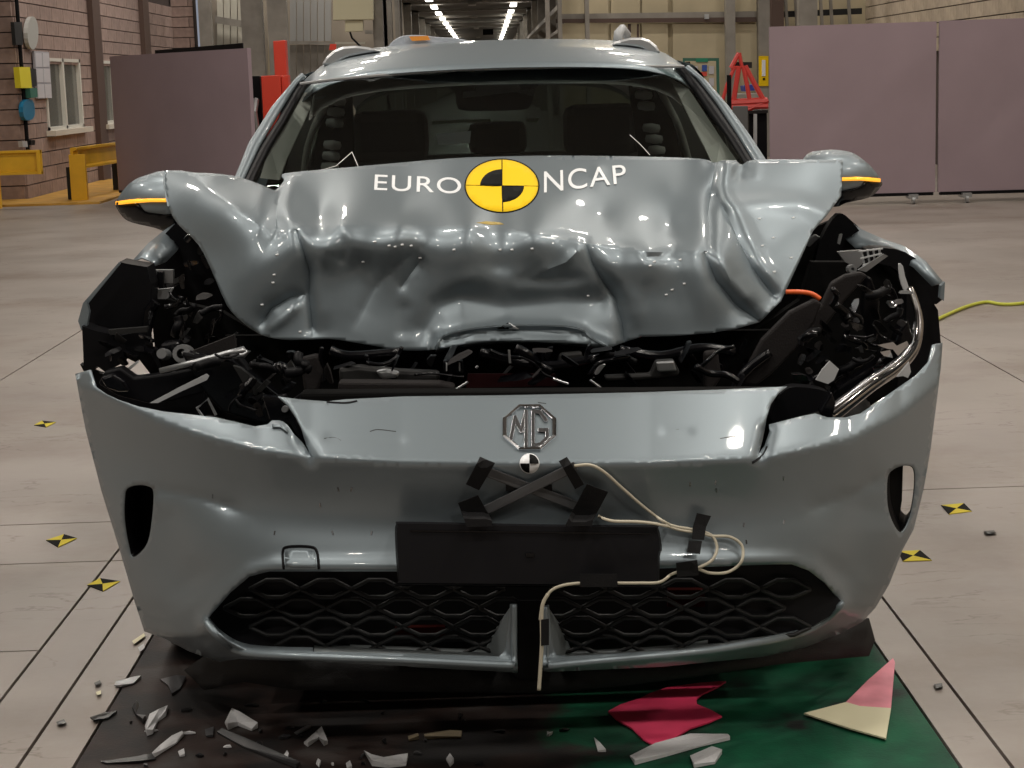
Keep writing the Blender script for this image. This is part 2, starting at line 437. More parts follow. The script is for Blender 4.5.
# back wall right: cream sliding doors
bwr = struct(MB().box((2.9, 33, -.03), (7.2, 33.3, 7)).build('wall_back_right', CREAM))
struct(MB().box((1.45, 33, -.03), (2.9, 33.2, 7)).build('wall_corridor_return', CREAM))
for a, b in ((562, 586), (589, 608), (611, 640), (642, 668), (673, 725), (735, 757)):
    wallpiece([(a, 24), (b, 24), (b, 130), (a, 130)], 32.9, CREAM, 'door_panel', bwr, .08)
    wallpiece([(a, -30), (b, -30), (b, 14), (a, 14)], 32.9, CREAM, 'door_panel', bwr, .08)
wallpiece([(556, 19), (770, 17), (770, 22), (556, 23)], 32.6, BROWN, 'rail', bwr)
wallpiece([(556, 14), (770, 11), (770, 17), (556, 19)], 32.65, STEEL, 'rail', bwr)
for a, b in ((547, 551), (559, 563), (586, 590), (725, 734), (757, 769)):
    col_px(a, b, 32.6, STEEL, root=bwr)
col_px(770, 782, 32.4, BROWN, root=bwr)
wallpiece([(628, 24), (631, 24), (631, 52), (628, 52)], 32.7, BROWN, 'pipe', bwr)
wallpiece([(637, 24), (639, 24), (639, 52), (637, 52)], 32.7, BROWN, 'pipe', bwr)
wallpiece([(768, 12), (862, 8), (862, 14), (768, 18)], 32.4, DG_, 'rail', bwr)
for a in (783, 793, 818, 828, 846):
    wallpiece([(a, -20), (a + 3, -20), (a + 6, 28), (a + 3, 28)], 32.3, STEEL, 'pipe', bwr)
col_px(797, 815, 31.5, STEEL, root=bwr)
# right wall of cream blocks
wr = struct(MB().box((6.92, -22, -.03), (7.15, 33.1, 7)).build('wall_right', MORT))
block_wall(wr, 6.9, 22.2, (0, 1), 0, 10.9, 1.75, 2.8, BLOCK2, None)
struct(MB().box((6.88, -22, 0), (6.93, 22.2, 6)).build('wall_right_near', WALLP))
struct(MB().box((-12.2, -22.2, -.03), (7.15, -22, 7)).build('wall_behind', WALLP))
ceil = struct(MB().box((-12.2, -22.2, 7), (7.15, 45.2, 7.2)).build('ceiling', CEILM))
HOUS = mat('lamp_housing', (.5, .5, .48), .5)
k = 0
for (x, y) in LAMPS:
    la = bpy.data.lights.new('lamp', 'AREA'); la.shape = 'DISK'; la.size = .5; la.energy = LAMP_W; la.color = LAMP_COL
    lo = bpy.data.objects.new('lamp', la); COL.objects.link(lo); lo.location = (x, y, 6.55)
    h = MB().lathe((x, y, 6.56), (0, 0, 1), [(.27, 0), (.25, .12), (.1, .25), (.05, .44), (0, .44)], 20).build('lamp_casing', HOUS, ceil)

# window in the block wall
def window(name, y0, y1, z0=.95, z1=2.03):
    wroot = struct(empty(name, (WX, (y0 + y1) / 2, z0)))
    fr = MB()
    X = WX + .05
    for a, b in (((X - .1, y0, z0), (X, y1, z0 + .05)), ((X - .1, y0, z1 - .05), (X, y1, z1)), ((X - .1, y0, z0), (X, y0 + .08, z1)), ((X - .1, y1 - .08, z0), (X, y1, z1)), ((X - .1, (y0 + y1) / 2 - .05, z0), (X, (y0 + y1) / 2 + .05, z1))):
        fr.box(a, b)
    fr.build('window_frame', mat('cream_window_frame', (.62, .60, .54), .5), wroot)
    PG = mat('window_pane', (.10, .105, .095), .12, var=.3, vscale=1.2)
    for a, b in ((y0 + .08, (y0 + y1) / 2 - .05), ((y0 + y1) / 2 + .05, y1 - .08)):
        MB().box((X - .09, a, z0 + .05), (X - .06, b, z1 - .05)).build('pane', PG, wroot)
    MB().box((X - .05, y0 - .1, z0 - .08), (X + .12, y1 + .1, z0)).build('window_sill', mat('cream_sill', (.60, .56, .48), .6), wroot)
    MB().box((X - .12, (y0 + y1) / 2 + .3, z0 + .35), (X - .1, y1 - .2, z1 - .2)).build('blind', mat('pale_card', (.36, .36, .28), .7), wroot)
    return wroot
window('window_1', 27.35, 29.75)
window('window_2', 31.2, 33.6)
for px in (99, 149):
    Y = WX * 1800 / (px - 486) * .995
    MB().box((WX + .02, Y, 0), (WX + .12, Y + .6, 7)).build('brown_post', BROWN, wl)

# ================================================================== THE CAR
car = empty('crashed_car', (.03, 5.4, 0), 'silver-blue crash-tested car with a crumpled bonnet, torn bumper and missing left headlight', 'car')

# ---- front bumper cover: character line C(px) parts the upward-facing band from the front face
C_ = interp([(70, 384), (96, 390), (120, 402), (160, 421), (200, 435), (260, 450), (311, 457), (400, 462), (530, 464), (650, 463), (765, 458), (850, 440), (900, 415), (942, 380)])
XL = interp([(330, 74), (374, 77), (428, 86), (490, 102), (545, 119), (600, 135), (635, 150), (665, 205), (700, 240)])
XR = interp([(330, 943), (343, 942), (380, 939), (448, 931), (488, 923), (529, 913), (583, 889), (607, 875), (629, 845), (660, 790), (700, 760)])
def creases(x, y, lst):
    r = np.zeros(np.shape(x))
    for line, A, wd, kind in lst:
        d, t = seg_dist(x, y, line)
        fade = np.clip(np.minimum(t, 1 - t) / .18, 0, 1) if kind[-1] == 'f' else 1.
        fade = .15 + .85 * fade if kind[-1] == 'f' else fade
        A = A * (1.0 if abs(A) < .009 or kind == 's' and wd < 9 else .72) if len(lst) > 20 else A
        r = r + A * fade * (np.exp(-d / wd) if kind[0] == 's' else np.exp(-(d / wd) ** 2))
    return r
BC = [([(145, 487), (200, 497), (252, 513)], .022, 9, 'sf'), ([(800, 512), (850, 495), (888, 474)], .020, 9, 'sf'),
      ([(160, 500), (172, 560), (200, 600)], .03, 26, 'gf'), ([(870, 490), (855, 560), (830, 590)], .03, 26, 'gf'),
      ([(225, 640), (205, 618), (228, 590), (250, 572), (275, 566), (400, 566), (790, 560), (812, 566), (842, 598)], -.012, 7, 'g'),
      ([(205, 625), (245, 652), (310, 661), (510, 667)], -.03, 6, 'g'), ([(548, 666), (690, 655), (800, 634), (842, 606)], -.03, 6, 'g'),
      ([(311, 457), (300, 440)], .02, 6, 'g'), ([(760, 455), (766, 430)], .02, 6, 'g'),
      ([(330, 438), (400, 441)], .003, 4, 'g'), ([(664, 432), (690, 432)], .003, 3, 'g')]
def Yb(x, y):
    x = np.asarray(x, float); y = np.asarray(y, float)
    xl, xr = XL(y), XR(y); xc = (xl + xr) / 2; u = np.abs((x - xc) / ((xr - xl) / 2)); u = np.minimum(u, 1.02)
    Y = 3.74 + .10 * u ** 2 + .36 * u ** 6
    t = C_(x) - y
    up = np.where(t > 30, t, np.log1p(np.exp(np.clip(t / 1.6, -30, 30))) * 1.6)
    Y = Y + .0029 * up
    dn = np.clip(-t, 0, 400)
    Y = Y + .035 * np.exp(-((dn - 55) / 38.) ** 2) - .02 * np.exp(-dn / 14.) - .00012 * dn
    Y = Y + creases(x, y, BC)
    return Y
B_OUT = [(76, 374), (91, 370), (96, 387), (106, 394), (119, 400), (140, 407), (164, 412), (216, 418), (255, 427), (268, 425), (272, 421), (283, 422), (288, 426), (294, 435), (303, 444), (311, 457),
         (304, 437), (301, 428), (296, 418), (288, 406), (278, 397), (300, 400), (327, 402), (345, 400), (405, 397), (500, 396), (641, 393), (725, 390), (787, 387), (778, 394), (771, 404), (766, 420), (762, 440), (758, 455), (765, 446), (770, 432), (769, 425),
         (785, 421), (800, 417), (815, 414), (827, 418), (845, 418), (860, 414), (896, 389), (915, 376), (928, 362), (932, 345), (942, 343),
         (940, 370), (938, 385), (930, 448), (923, 488), (913, 529), (902, 549), (889, 583), (875, 607), (862, 621), (842, 632), (802, 648), (762, 656), (662, 666), (552, 671), (544, 671), (542, 606),
         (549, 605), (552, 640), (556, 655), (567, 657), (690, 650), (740, 643), (800, 630), (830, 614), (841, 602), (825, 583), (808, 570), (791, 564), (775, 564), (660, 568), (530, 571), (400, 571), (270, 571), (250, 576), (230, 593), (208, 618),
         (213, 628), (228, 641), (246, 650), (313, 652), (400, 654), (499, 657), (505, 650), (510, 604), (516, 604), (517, 672), (500, 671), (310, 661), (240, 658), (220, 661), (190, 651), (165, 638), (145, 631),
         (135, 600), (119, 545), (102, 490), (86, 428)]
V_L = spline([(125, 500), (127, 489), (137, 485), (149, 486), (154, 492), (153, 515), (148, 543), (134, 557), (129, 545), (125, 520)], 4, True)
V_R = spline([(887, 478), (893, 469), (906, 465), (914, 470), (914, 492), (909, 518), (901, 532), (893, 524), (887, 505)], 4, True)
bumper = sheet([B_OUT], [V_L, V_R], Yb, 4.2, lines=[[(x, float(C_(x))) for x in range(100, 935, 12)]]).build('front_bumper', PAINT, car, smooth=True, solid=.004)
def ring_wall(ring, fn, depth, name, m, parent, shrink=(0, 0)):
    mb = MB(); fr = [on(fn, p[0], p[1]) for p in ring]
    c = np.mean(np.array(fr), 0)
    bk = [q + (c - q) * shrink[0] + np.array([shrink[1], depth, 0]) for q in fr]
    b = len(fr); mb.v = [tuple(q) for q in fr + bk]; mb.f = [(i, (i + 1) % b, b + (i + 1) % b, b + i) for i in range(b)]
    return mb.build(name, m, parent, smooth=True, solid=.003)
for ring, sx in ((V_L, .03), (V_R, .05)):
    ring_wall(ring, Yb, .16, 'air_vent', MB_, bumper, (0, sx))
q = V_L; MB().poly([on(Yb, p[0], p[1], .12) + np.array([.03, 0, 0]) for p in q], [on(Yb, p[0], p[1], .14) + np.array([.03, 0, 0]) for p in q]).build('vent_backing', DARKHOLE, bumper)
q = [(887, 470), (903, 465), (902, 500), (897, 532), (887, 530)]; MB().poly([on(Yb, p[0], p[1], .06) for p in q], [on(Yb, p[0], p[1], .10) for p in q]).build('vent_backing', DARKHOLE, bumper)
# bright painted tube edge of the lower lip
mb = MB(); mb.tube([on(Yb, a, b, -.006) for a, b in spline([(206, 622), (222, 640), (246, 653), (313, 657), (400, 660), (500, 665), (512, 665)], 6)], .009)
mb.tube([on(Yb, 514, y, -.006) for y in range(604, 668, 4)], .007); mb.build('lip_trim', PAINT, bumper, smooth=True)
mb = MB(); mb.tube([on(Yb, a, b, -.006) for a, b in spline([(842, 603), (828, 618), (800, 633), (740, 646), (690, 653), (600, 661), (548, 666)], 6)], .009)
mb.tube([on(Yb, 545, y, -.006) for y in range(606, 668, 4)], .007); mb.build('lip_trim', PAINT, bumper, smooth=True)
# light shelves inside the lip
def strip(name, line, fn, m, parent, w0, w1, d0, d1):
    mb = MB(); mb.grid([[on(fn, x, y + w0, d0) for x, y in line], [on(fn, x, y + w1, d1) for x, y in line]]); return mb.build(name, m, parent, smooth=True, solid=.003)
SHELF = mat('grey_lip_shelf', (.26, .29, .30), .4, .4)
strip('lip_shelf', spline([(314, 652), (400, 655), (505, 659)], 5), Yb, SHELF, bumper, 4, -8, 0, .16)
strip('lip_shelf', spline([(552, 660), (640, 656), (700, 650), (790, 632)], 5), Yb, SHELF, bumper, 3, -8, 0, .16)
strip('lip_shelf', spline([(206, 620), (222, 638), (250, 651), (313, 654)], 5), Yb, PAINT, bumper, 2, -6, 0, .05)
MB().poly([on(Yb, x, y, d) for x, y, d in ((512, 605, 0), (513, 664, 0), (484, 652, .15), (498, 625, .15))], [on(Yb, x, y, d) + np.array([0, .004, 0]) for x, y, d in ((512, 605, 0), (513, 664, 0), (484, 652, .15), (498, 625, .15))]).build('lip_fin', SHELF, bumper)
MB().poly([on(Yb, x, y, d) for x, y, d in ((547, 606, 0), (547, 662, 0), (572, 651, .15), (560, 625, .15))], [on(Yb, x, y, d) + np.array([0, .004, 0]) for x, y, d in ((547, 606, 0), (547, 662, 0), (572, 651, .15), (560, 625, .15))]).build('lip_fin', SHELF, bumper)
# tow eye cover outline, scratches
mb = MB(); mb.tube([on(Yb, a, b, -.001) for a, b in spline([(284, 569), (283, 552), (288, 547), (310, 547), (317, 552), (319, 569)], 5)], .0035, 6); mb.build('tow_eye_cover_gap', MB_, bumper)
decal(spline([(286, 568), (285, 553), (290, 550), (309, 550), (315, 553), (316, 568)], 3), Yb, .0015, 'tow_eye_cover', PAINT, bumper)
sc = MB()
for ln in ([(324, 439), (334, 438), (341, 441)], [(370, 432), (378, 430), (396, 432)], [(665, 432), (678, 430), (691, 433)], [(720, 439), (735, 437), (741, 440)], [(538, 403), (546, 404)]):
    MB().tube([on(Yb, a, b, -.001) for a, b in spline(ln, 4)], .002, 5).build('scratch', DG_, bumper)
sc = MB()
for x, y in ((213, 496), (275, 533), (338, 489), (352, 489), (320, 505), (690, 484), (716, 482), (716, 490), (784, 522), (746, 542), (744, 525), (372, 533), (783, 478), (332, 533)):
    sc.tube([on(Yb, x, y - 2, -.001), on(Yb, x + random.uniform(-1, 2), y + 2, -.001)], .0025, 5)
sc.build('paint_specks', CHD, bumper)['kind'] = 'stuff'  # chips in the bumper paint
sc = MB(); sc.tube([on(Yb, a, b, -.002) for a, b in spline([(767, 447), (763, 455), (752, 463)], 4)], .003, 5); sc.tube([on(Yb, a, b, -.002) for a, b in spline([(327, 402), (345, 403), (357, 401)], 4)], .004, 5, flat=.6)
sc.build('torn_edge', MB_, bumper)
# folded paint at the left tear
strip('torn_flap', [(272, 424), (280, 424), (288, 430)], Yb, PAINT, bumper, -3, 3, .01, -.01)

# ---- octagonal badge
bx, by, rx, ry = 529.5, 427.5, 26.0, 22.0
def tubes_on(lines, r, name, m, parent, fn=Yb, off=-.008, n=6, closed=False):
    mb = MB()
    for ln in lines:
        pts = [on(fn, a, b, off) for a, b in ln]
        mb.tube(pts, r, n)
    return mb.build(name, m, parent)
octo = [(bx + rx * math.cos(math.radians(22.5 + 45 * i)) * 1.03, by - ry * math.sin(math.radians(22.5 + 45 * i)) * 1.05) for i in range(9)]
tubes_on([octo], .0048, 'badge_ring', CHR, bumper)
def strokes(lines, wd, t, name, m, parent, fn, off):
    """flat letters with square section: each segment a small prism"""
    mb = MB()
    for ln in lines:
        for (x0, y0), (x1, y1) in zip(ln[:-1], ln[1:]):
            dx, dy = x1 - x0, y1 - y0; L = math.hypot(dx, dy); nx, ny = -dy / L * wd / 2, dx / L * wd / 2; ex, ey = dx / L * wd * .35, dy / L * wd * .35
            q = [(x0 - ex + nx, y0 - ey + ny), (x1 + ex + nx, y1 + ey + ny), (x1 + ex - nx, y1 + ey - ny), (x0 - ex - nx, y0 - ey - ny)]
            mb.poly([on(fn, a, b, off) for a, b in q], [on(fn, a, b, off + t) for a, b in q])
    return mb.build(name, m, parent, bevel=.0012)
strokes([[(511, 438), (515, 417), (521, 431), (526, 411), (526, 446)]], 4.0, .008, 'badge_letter', CHD, bumper, Yb, -.010)
strokes([[(533, 446), (533, 411), (540, 412), (546, 420)], [(533, 446), (541, 444), (547, 438), (547, 430), (539, 430)]], 4.0, .008, 'badge_letter', CHD, bumper, Yb, -.010)
# ---- quartered target sticker
def ell(cx, cy, a, b, a0=0, a1=360, n=32, center=False):
    r = [(cx + a * math.cos(math.radians(a0 + (a1 - a0) * i / n)), cy - b * math.sin(math.radians(a0 + (a1 - a0) * i / n))) for i in range(n + (0 if a1 - a0 == 360 else 1))]
    return ([(cx, cy)] + r) if center else r
decal(ell(529.5, 463.5, 10, 10), Yb, .012, 'target_sticker', WHITE, bumper, t=.001)
for a in (0, 180):
    decal(ell(529.5, 463.5, 9.3, 9.3, a, a + 90, 10, True), Yb, .0142, 'target_quadrant', BLK, bumper, t=.001)

# ---- number plate holder
ph = MB().poly([P(a, b, 3.685) for a, b in spline([(398, 526), (404, 523.5), (480, 525), (560, 526.5), (650, 527), (657, 529), (660, 548), (658, 556), (658, 583), (655, 585.5), (530, 584), (403, 583), (400, 580), (397, 540)], 3, True)],
               [P(a, b, 3.735) for a, b in spline([(396, 524), (404, 521.5), (480, 523), (560, 524.5), (650, 525), (658, 527), (662, 548), (660, 556), (659, 585), (655, 587.5), (530, 586), (403, 585), (398, 582), (395, 540)], 3, True)]).build('number_plate_holder', PLATE, car, bevel=.003)
MB().slab([(410, 530), (650, 533), (650, 534.5), (410, 531.5)], 3.683, .003).build('holder_rib', MG_, ph)
MB().slab([(526, 553), (534, 553), (534, 557), (526, 557)], 3.682, .004).build('screw_hole', MG_, ph)

# ---- lower grille: hexagonal mesh
def Yg(x, y): return Yb(x, np.full(np.shape(x), 560.)) * 0 + 3.83 + .10 * ((np.asarray(x, float) - 525) / 300.) ** 2 + .0 * y
HOLE = [(208, 617), (230, 593), (250, 574), (270, 568), (400, 568), (530, 568), (660, 566), (775, 562), (791, 562), (808, 568), (825, 582), (841, 601), (830, 616), (800, 634), (740, 647), (690, 655), (567, 662), (500, 662), (400, 660), (313, 657), (246, 654), (213, 630)]
bars = MB(); cw, ch = 51.0, 19.0
for row in range(0, 6):
    cy = 588 + row * ch
    for k in range(-7, 7):
        cx = 530 + (k + .5 * (row % 2)) * cw
        # upper arch of one flat hexagonal cell
        c = [(cx - cw / 2, cy + 1), (cx - cw * .40, cy - 1.5), (cx - cw * .16, cy - ch * .42), (cx + cw * .16, cy - ch * .42), (cx + cw * .40, cy - 1.5), (cx + cw / 2, cy + 1)]
        c2 = [(cx - cw / 2, cy + 1), (cx - cw * .40, cy + 3.5), (cx - cw * .16, cy + ch * .48), (cx + cw * .16, cy + ch * .48), (cx + cw * .40, cy + 3.5), (cx + cw / 2, cy + 1)]
        for cc_ in (c, c2):
            m_ = np.mean(np.array(cc_), 0)
            if all(inside(np.array([p[0]]), np.array([p[1]]), HOLE)[0] for p in cc_) and not 512 < m_[0] < 548:
                bars.tube([on(Yg, a, b) for a, b in cc_], .0052, 5)
bars.build('grille_mesh', GRILL, car, smooth=True)
def Yg2(x, y): return Yg(x, y) + .02
for side in ([(208, 617), (230, 593), (250, 574), (270, 568), (350, 568), (350, 660), (313, 657), (246, 654), (213, 630)], [(708, 564), (775, 562), (791, 562), (808, 568), (825, 582), (841, 601), (830, 616), (800, 634), (740, 647), (708, 652)]):
    sheet([side], [], Yg2, 14).build('grille_blank', PLATE, car, smooth=True)
sheet([[(350, 568), (708, 566), (708, 580), (350, 582)]], [], Yg2, 14).build('grille_blank', PLATE, car)
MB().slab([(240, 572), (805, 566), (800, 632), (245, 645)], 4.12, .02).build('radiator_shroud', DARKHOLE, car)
MB().slab([(395, 628), (445, 627), (445, 637), (395, 638)], 4.0, .02).build('radiator_label', mat('dark_red_label', (.03, .003, .002), .7, spec=.05), car)
MB().slab([(668, 590), (705, 590), (705, 607), (668, 607)], 4.0, .02).build('radiator_label', bpy.data.materials['dark_red_label'], car)
MB().poly([P(a, b, 3.80) for a, b in ((517, 600), (542, 600), (542, 680), (517, 680))], [P(a, b, 3.9) for a, b in ((517, 600), (542, 600), (542, 680), (517, 680))]).build('centre_duct', MB_, car, bevel=.004)
# under tray / splitter
def Yt(x, y): x = np.asarray(x, float); y = np.asarray(y, float); u = (x - 525) / 330.; return 3.86 + .42 * np.abs(u) ** 3 - (y - 655) * .0006
tr = [(205, 656), (235, 655), (310, 660), (517, 670), (552, 670), (662, 664), (762, 655), (842, 632), (868, 618), (874, 640), (868, 656), (780, 664), (700, 676), (620, 686), (540, 693), (430, 692), (300, 690), (245, 682), (205, 690), (185, 670)]
sheet([tr], [], Yt, 10).build('under_tray', MT_, car, smooth=True, solid=.006)
MB().box((-.62, 4.2, .16), (.66, 5.2, .24)).build('undershield', MB_, car)

# ---- wheels
def wheel(x, y, s):
    t = MB().lathe((x - .115 * s, y, .345), (s, 0, 0), [(.20, .0), (.24, -.005), (.325, 0), (.345, .02), (.348, .06), (.348, .17), (.345, .21), (.325, .23), (.24, .235), (.2, .23), (.2, 0)], 48).build('tyre', RUB, car, smooth=True)
    MB().lathe((x - .10 * s, y, .345), (s, 0, 0), [(.0, .19), (.05, .2), (.06, .17), (.19, .18), (.205, .2), (.205, .0)], 32).build('rim', WHEEL, t, smooth=True)
    mb = MB()
    for k in range(5):
        a = 2 * math.pi * k / 5; c = Vector((x + .09 * s, y, .345)); d = Vector((0, math.cos(a), math.sin(a)))
        mb.tube([c + d * .04, c + d * .2], .022, 6)
    mb.build('spoke', SILV, t)
for s, x in ((-1, -.80), (1, .87)):
    wheel(x, 4.82, s); wheel(x, 7.55, s)

# ---- bonnet: thin-plate surface through measured points, plus folds
CTRL = [(165, 171, 4.930), (169, 208, 4.760), (178, 224, 4.700), (199, 245, 4.600), (213, 273, 4.500), (227, 305, 4.440), (255, 331, 4.440),
        (195, 174, 4.860), (237, 176, 4.920), (262, 175, 4.980), (300, 171, 5.040), (357, 167, 5.050), (448, 159, 5.060), (500, 157, 5.060), (560, 156, 5.060), (640, 157, 5.050), (700, 160, 5.030), (716, 162, 4.930), (743, 164, 4.930), (809, 160, 4.950), (843, 160, 4.970), (841, 196, 4.840),
        (827, 215, 4.740), (813, 231, 4.680), (799, 262, 4.580), (781, 301, 4.480), (760, 322, 4.440), (711, 333, 4.421), (641, 336, 4.409), (609, 346, 4.405),
        (553, 342, 4.407), (500, 340, 4.408), (431, 350, 4.403), (399, 350, 4.403), (357, 343, 4.406), (290, 340, 4.418),
        # upper deck
        (340, 190, 4.840), (420, 190, 4.830), (500, 190, 4.830), (600, 190, 4.830), (670, 190, 4.850), (320, 215, 4.660), (400, 210, 4.660), (500, 210, 4.670), (600, 215, 4.690), (670, 225, 4.690),
        # fold line
        (278, 236, 4.470), (300, 228, 4.460), (340, 225, 4.460), (400, 226, 4.450), (470, 228, 4.450), (530, 234, 4.440), (590, 244, 4.440), (650, 252, 4.450), (705, 251, 4.460),
        # front face
        (310, 270, 4.437), (360, 265, 4.439), (420, 265, 4.439), (500, 265, 4.439), (560, 270, 4.437), (620, 285, 4.431), (680, 280, 4.433), (350, 310, 4.420), (420, 310, 4.420), (500, 300, 4.424), (560, 300, 4.424), (640, 315, 4.418), (700, 310, 4.420),
        # wings
        (200, 190, 4.740), (230, 205, 4.600), (230, 240, 4.500), (240, 280, 4.440), (265, 300, 4.434), (260, 200, 4.660), (745, 200, 4.760), (790, 195, 4.800), (745, 245, 4.560), (785, 240, 4.620), (755, 285, 4.480)]
ca = np.array(CTRL); cx_, cy_, cv = (ca[:, 0] - 500) / 300, (ca[:, 1] - 250) / 300, ca[:, 2]
def _phi(r): return np.where(r > 1e-9, r * r * np.log(r + 1e-12), 0)
K = _phi(np.hypot(cx_[:, None] - cx_[None], cy_[:, None] - cy_[None])) + np.eye(len(ca)) * 1.2e-3
Q = np.c_[np.ones(len(ca)), cx_, cy_]
S = np.linalg.solve(np.block([[K, Q], [Q.T, np.zeros((3, 3))]]), np.r_[cv, 0, 0, 0])
FOLDS = [([(280, 236), (300, 228), (380, 226), (470, 228), (525, 233), (560, 240), (640, 252), (690, 253), (710, 251)], -.030, 9, 's'),
         ([(192, 176), (210, 190), (240, 212), (276, 238)], -.045, 17, 'sf'),
         ([(283, 178), (277, 200), (276, 232)], .045, 9, 's'), ([(292, 178), (288, 205), (290, 228)], -.022, 8, 'gf'),
         ([(268, 176), (262, 200), (266, 225)], -.015, 9, 'gf'),
         ([(297, 231), (305, 255), (310, 272), (309, 292), (311, 310), (313, 330)], .024, 7, 's'), ([(318, 232), (322, 262), (321, 292), (324, 330)], -.012, 9, 'gf'),
         ([(342, 232), (345, 248), (340, 265)], .012, 6, 'gf'), ([(330, 236), (326, 252)], -.010, 7, 'gf'),
         ([(258, 328), (272, 308), (290, 297), (306, 294)], .034, 6, 'sf'), ([(266, 331), (284, 318), (300, 302)], -.014, 5, 'gf'),
         ([(352, 330), (372, 290), (402, 262), (432, 240)], .012, 12, 'sf'), ([(398, 292), (412, 272), (424, 256)], .016, 6, 'sf'),
         ([(405, 300), (404, 340)], .010, 8, 'gf'),
         ([(425, 328), (436, 308), (460, 296), (505, 306), (560, 300), (598, 300)], .024, 13, 'g'), ([(440, 290), (480, 276), (540, 282)], -.010, 10, 'gf'),
         ([(434, 349), (440, 337), (462, 330), (505, 326), (560, 326), (582, 330), (592, 338), (607, 346)], -.026, 5, 's'),
         ([(446, 350), (475, 342), (520, 340), (570, 342), (600, 349)], -.040, 8, 'g'),
         ([(586, 243), (592, 262), (602, 280), (616, 300), (622, 322), (625, 345)], .022, 7, 's'), ([(602, 250), (614, 276), (634, 300), (640, 330)], -.012, 9, 'gf'),
         ([(586, 243), (566, 262), (540, 272)], -.014, 7, 'sf'), ([(540, 272), (520, 280), (590, 278)], .008, 6, 'gf'),
         ([(640, 252), (648, 256), (660, 256), (682, 251)], .022, 4, 'gf'), ([(520, 232), (580, 238), (640, 247)], .006, 3, 'gf'),
         ([(716, 162), (712, 185), (708, 215), (712, 250)], .028, 6, 's'), ([(727, 166), (722, 185), (724, 200)], -.035, 8, 'g'),
         ([(745, 164), (738, 172), (740, 182)], .018, 6, 'gf'),
         ([(716, 195), (726, 212), (738, 240), (752, 268), (774, 296)], .030, 8, 's'), ([(724, 192), (742, 222), (760, 262), (780, 290)], -.018, 7, 'gf'),
         ([(704, 252), (716, 280), (736, 305), (760, 322)], .030, 8, 's'), ([(716, 250), (732, 280), (756, 306)], -.022, 7, 'gf'),
         ([(735, 205), (770, 203), (800, 204), (828, 214)], -.020, 9, 'g'), ([(758, 163), (756, 180)], -.004, 4, 'gf'),
         ([(560, 170), (548, 190), (560, 210), (620, 232)], .010, 16, 'gf'), ([(600, 165), (596, 180)], -.006, 6, 'gf'),
         ([(330, 200), (400, 212), (470, 214)], .010, 12, 'gf'), ([(640, 285), (680, 300), (700, 295)], .010, 18, 'gf'),
         ([(500, 326), (509, 323), (515, 327)], -.008, 3, 'g')]
def Yh(x, y):
    x = np.asarray(x, float); y = np.asarray(y, float); a, b = (x.ravel() - 500) / 300, (y.ravel() - 250) / 300
    r = _phi(np.hypot(a[:, None] - cx_[None], b[:, None] - cy_[None])) @ S[:-3] + S[-3] + S[-2] * a + S[-1] * b
    r = r + creases(x.ravel(), y.ravel(), FOLDS)
    r = r + .0022 * np.sin(x.ravel() / 17. + y.ravel() / 31.) * np.sin(y.ravel() / 13. - x.ravel() / 41.) * np.clip((y.ravel() - 235) / 20, 0, 1)
    return r.reshape(x.shape)
H_OUT = spline([(165, 171), (180, 171), (195, 173), (215, 174), (237, 177), (258, 184), (272, 190), (276, 190), (284, 181), (282, 175), (300, 172), (357, 167), (448, 159), (500, 157), (560, 156), (640, 157), (700, 159), (714, 163), (722, 161), (735, 161), (742, 165), (755, 160), (809, 160), (843, 160)], 3)
H_OUT += [np.array(p, float) for p in ((842, 178), (841, 196), (827, 215), (813, 231), (799, 262), (781, 301), (760, 322), (735, 329), (711, 333), (675, 336), (641, 337))] + spline([(641, 337), (622, 343), (609, 347), (590, 344), (553, 343), (500, 341), (466, 344), (431, 350), (399, 350), (375, 346), (357, 343), (329, 339), (290, 340), (268, 337), (255, 331), (240, 320), (227, 305), (213, 273), (199, 245), (178, 224), (169, 207), (165, 190)], 3)[1:]
bonnet = sheet([H_OUT], [], Yh, 3.2, lines=[f[0] for f in FOLDS if f[3][0] == 's']).build('bonnet', PAINT, car, smooth=True)
bonnet.data.set_sharp_from_angle(angle=math.radians(38))
_s = bonnet.modifiers.new('s', 'SOLIDIFY'); _s.thickness = .003; _s.offset = 0
# front flange under the bonnet lip
strip('bonnet_flange', spline([(436, 350), (460, 345), (505, 341), (560, 342), (607, 347)], 4), Yh, PAINT, bonnet, -1, 2, .0, .06)
decal([(497, 329), (508, 322.5), (509, 329)], Yh, .006, 'lip_marker', BLK, bonnet, t=.001, step=4)
decal([(509, 322.5), (519, 329), (509, 329)], Yh, .006, 'lip_marker', WHITE, bonnet, t=.001, step=4)
tubes_on([[(164.5, 172), (165, 190), (169, 207)]], .004, 'hemmed_edge', PAINT, bonnet, Yh, 0)
tubes_on([[tuple(p) for p in spline([(436, 349), (442, 337), (464, 330), (505, 325.5), (562, 326), (582, 330), (592, 338), (606, 346)], 5)]], .004, 'hemmed_edge', PAINT, bonnet, Yh, -.001)
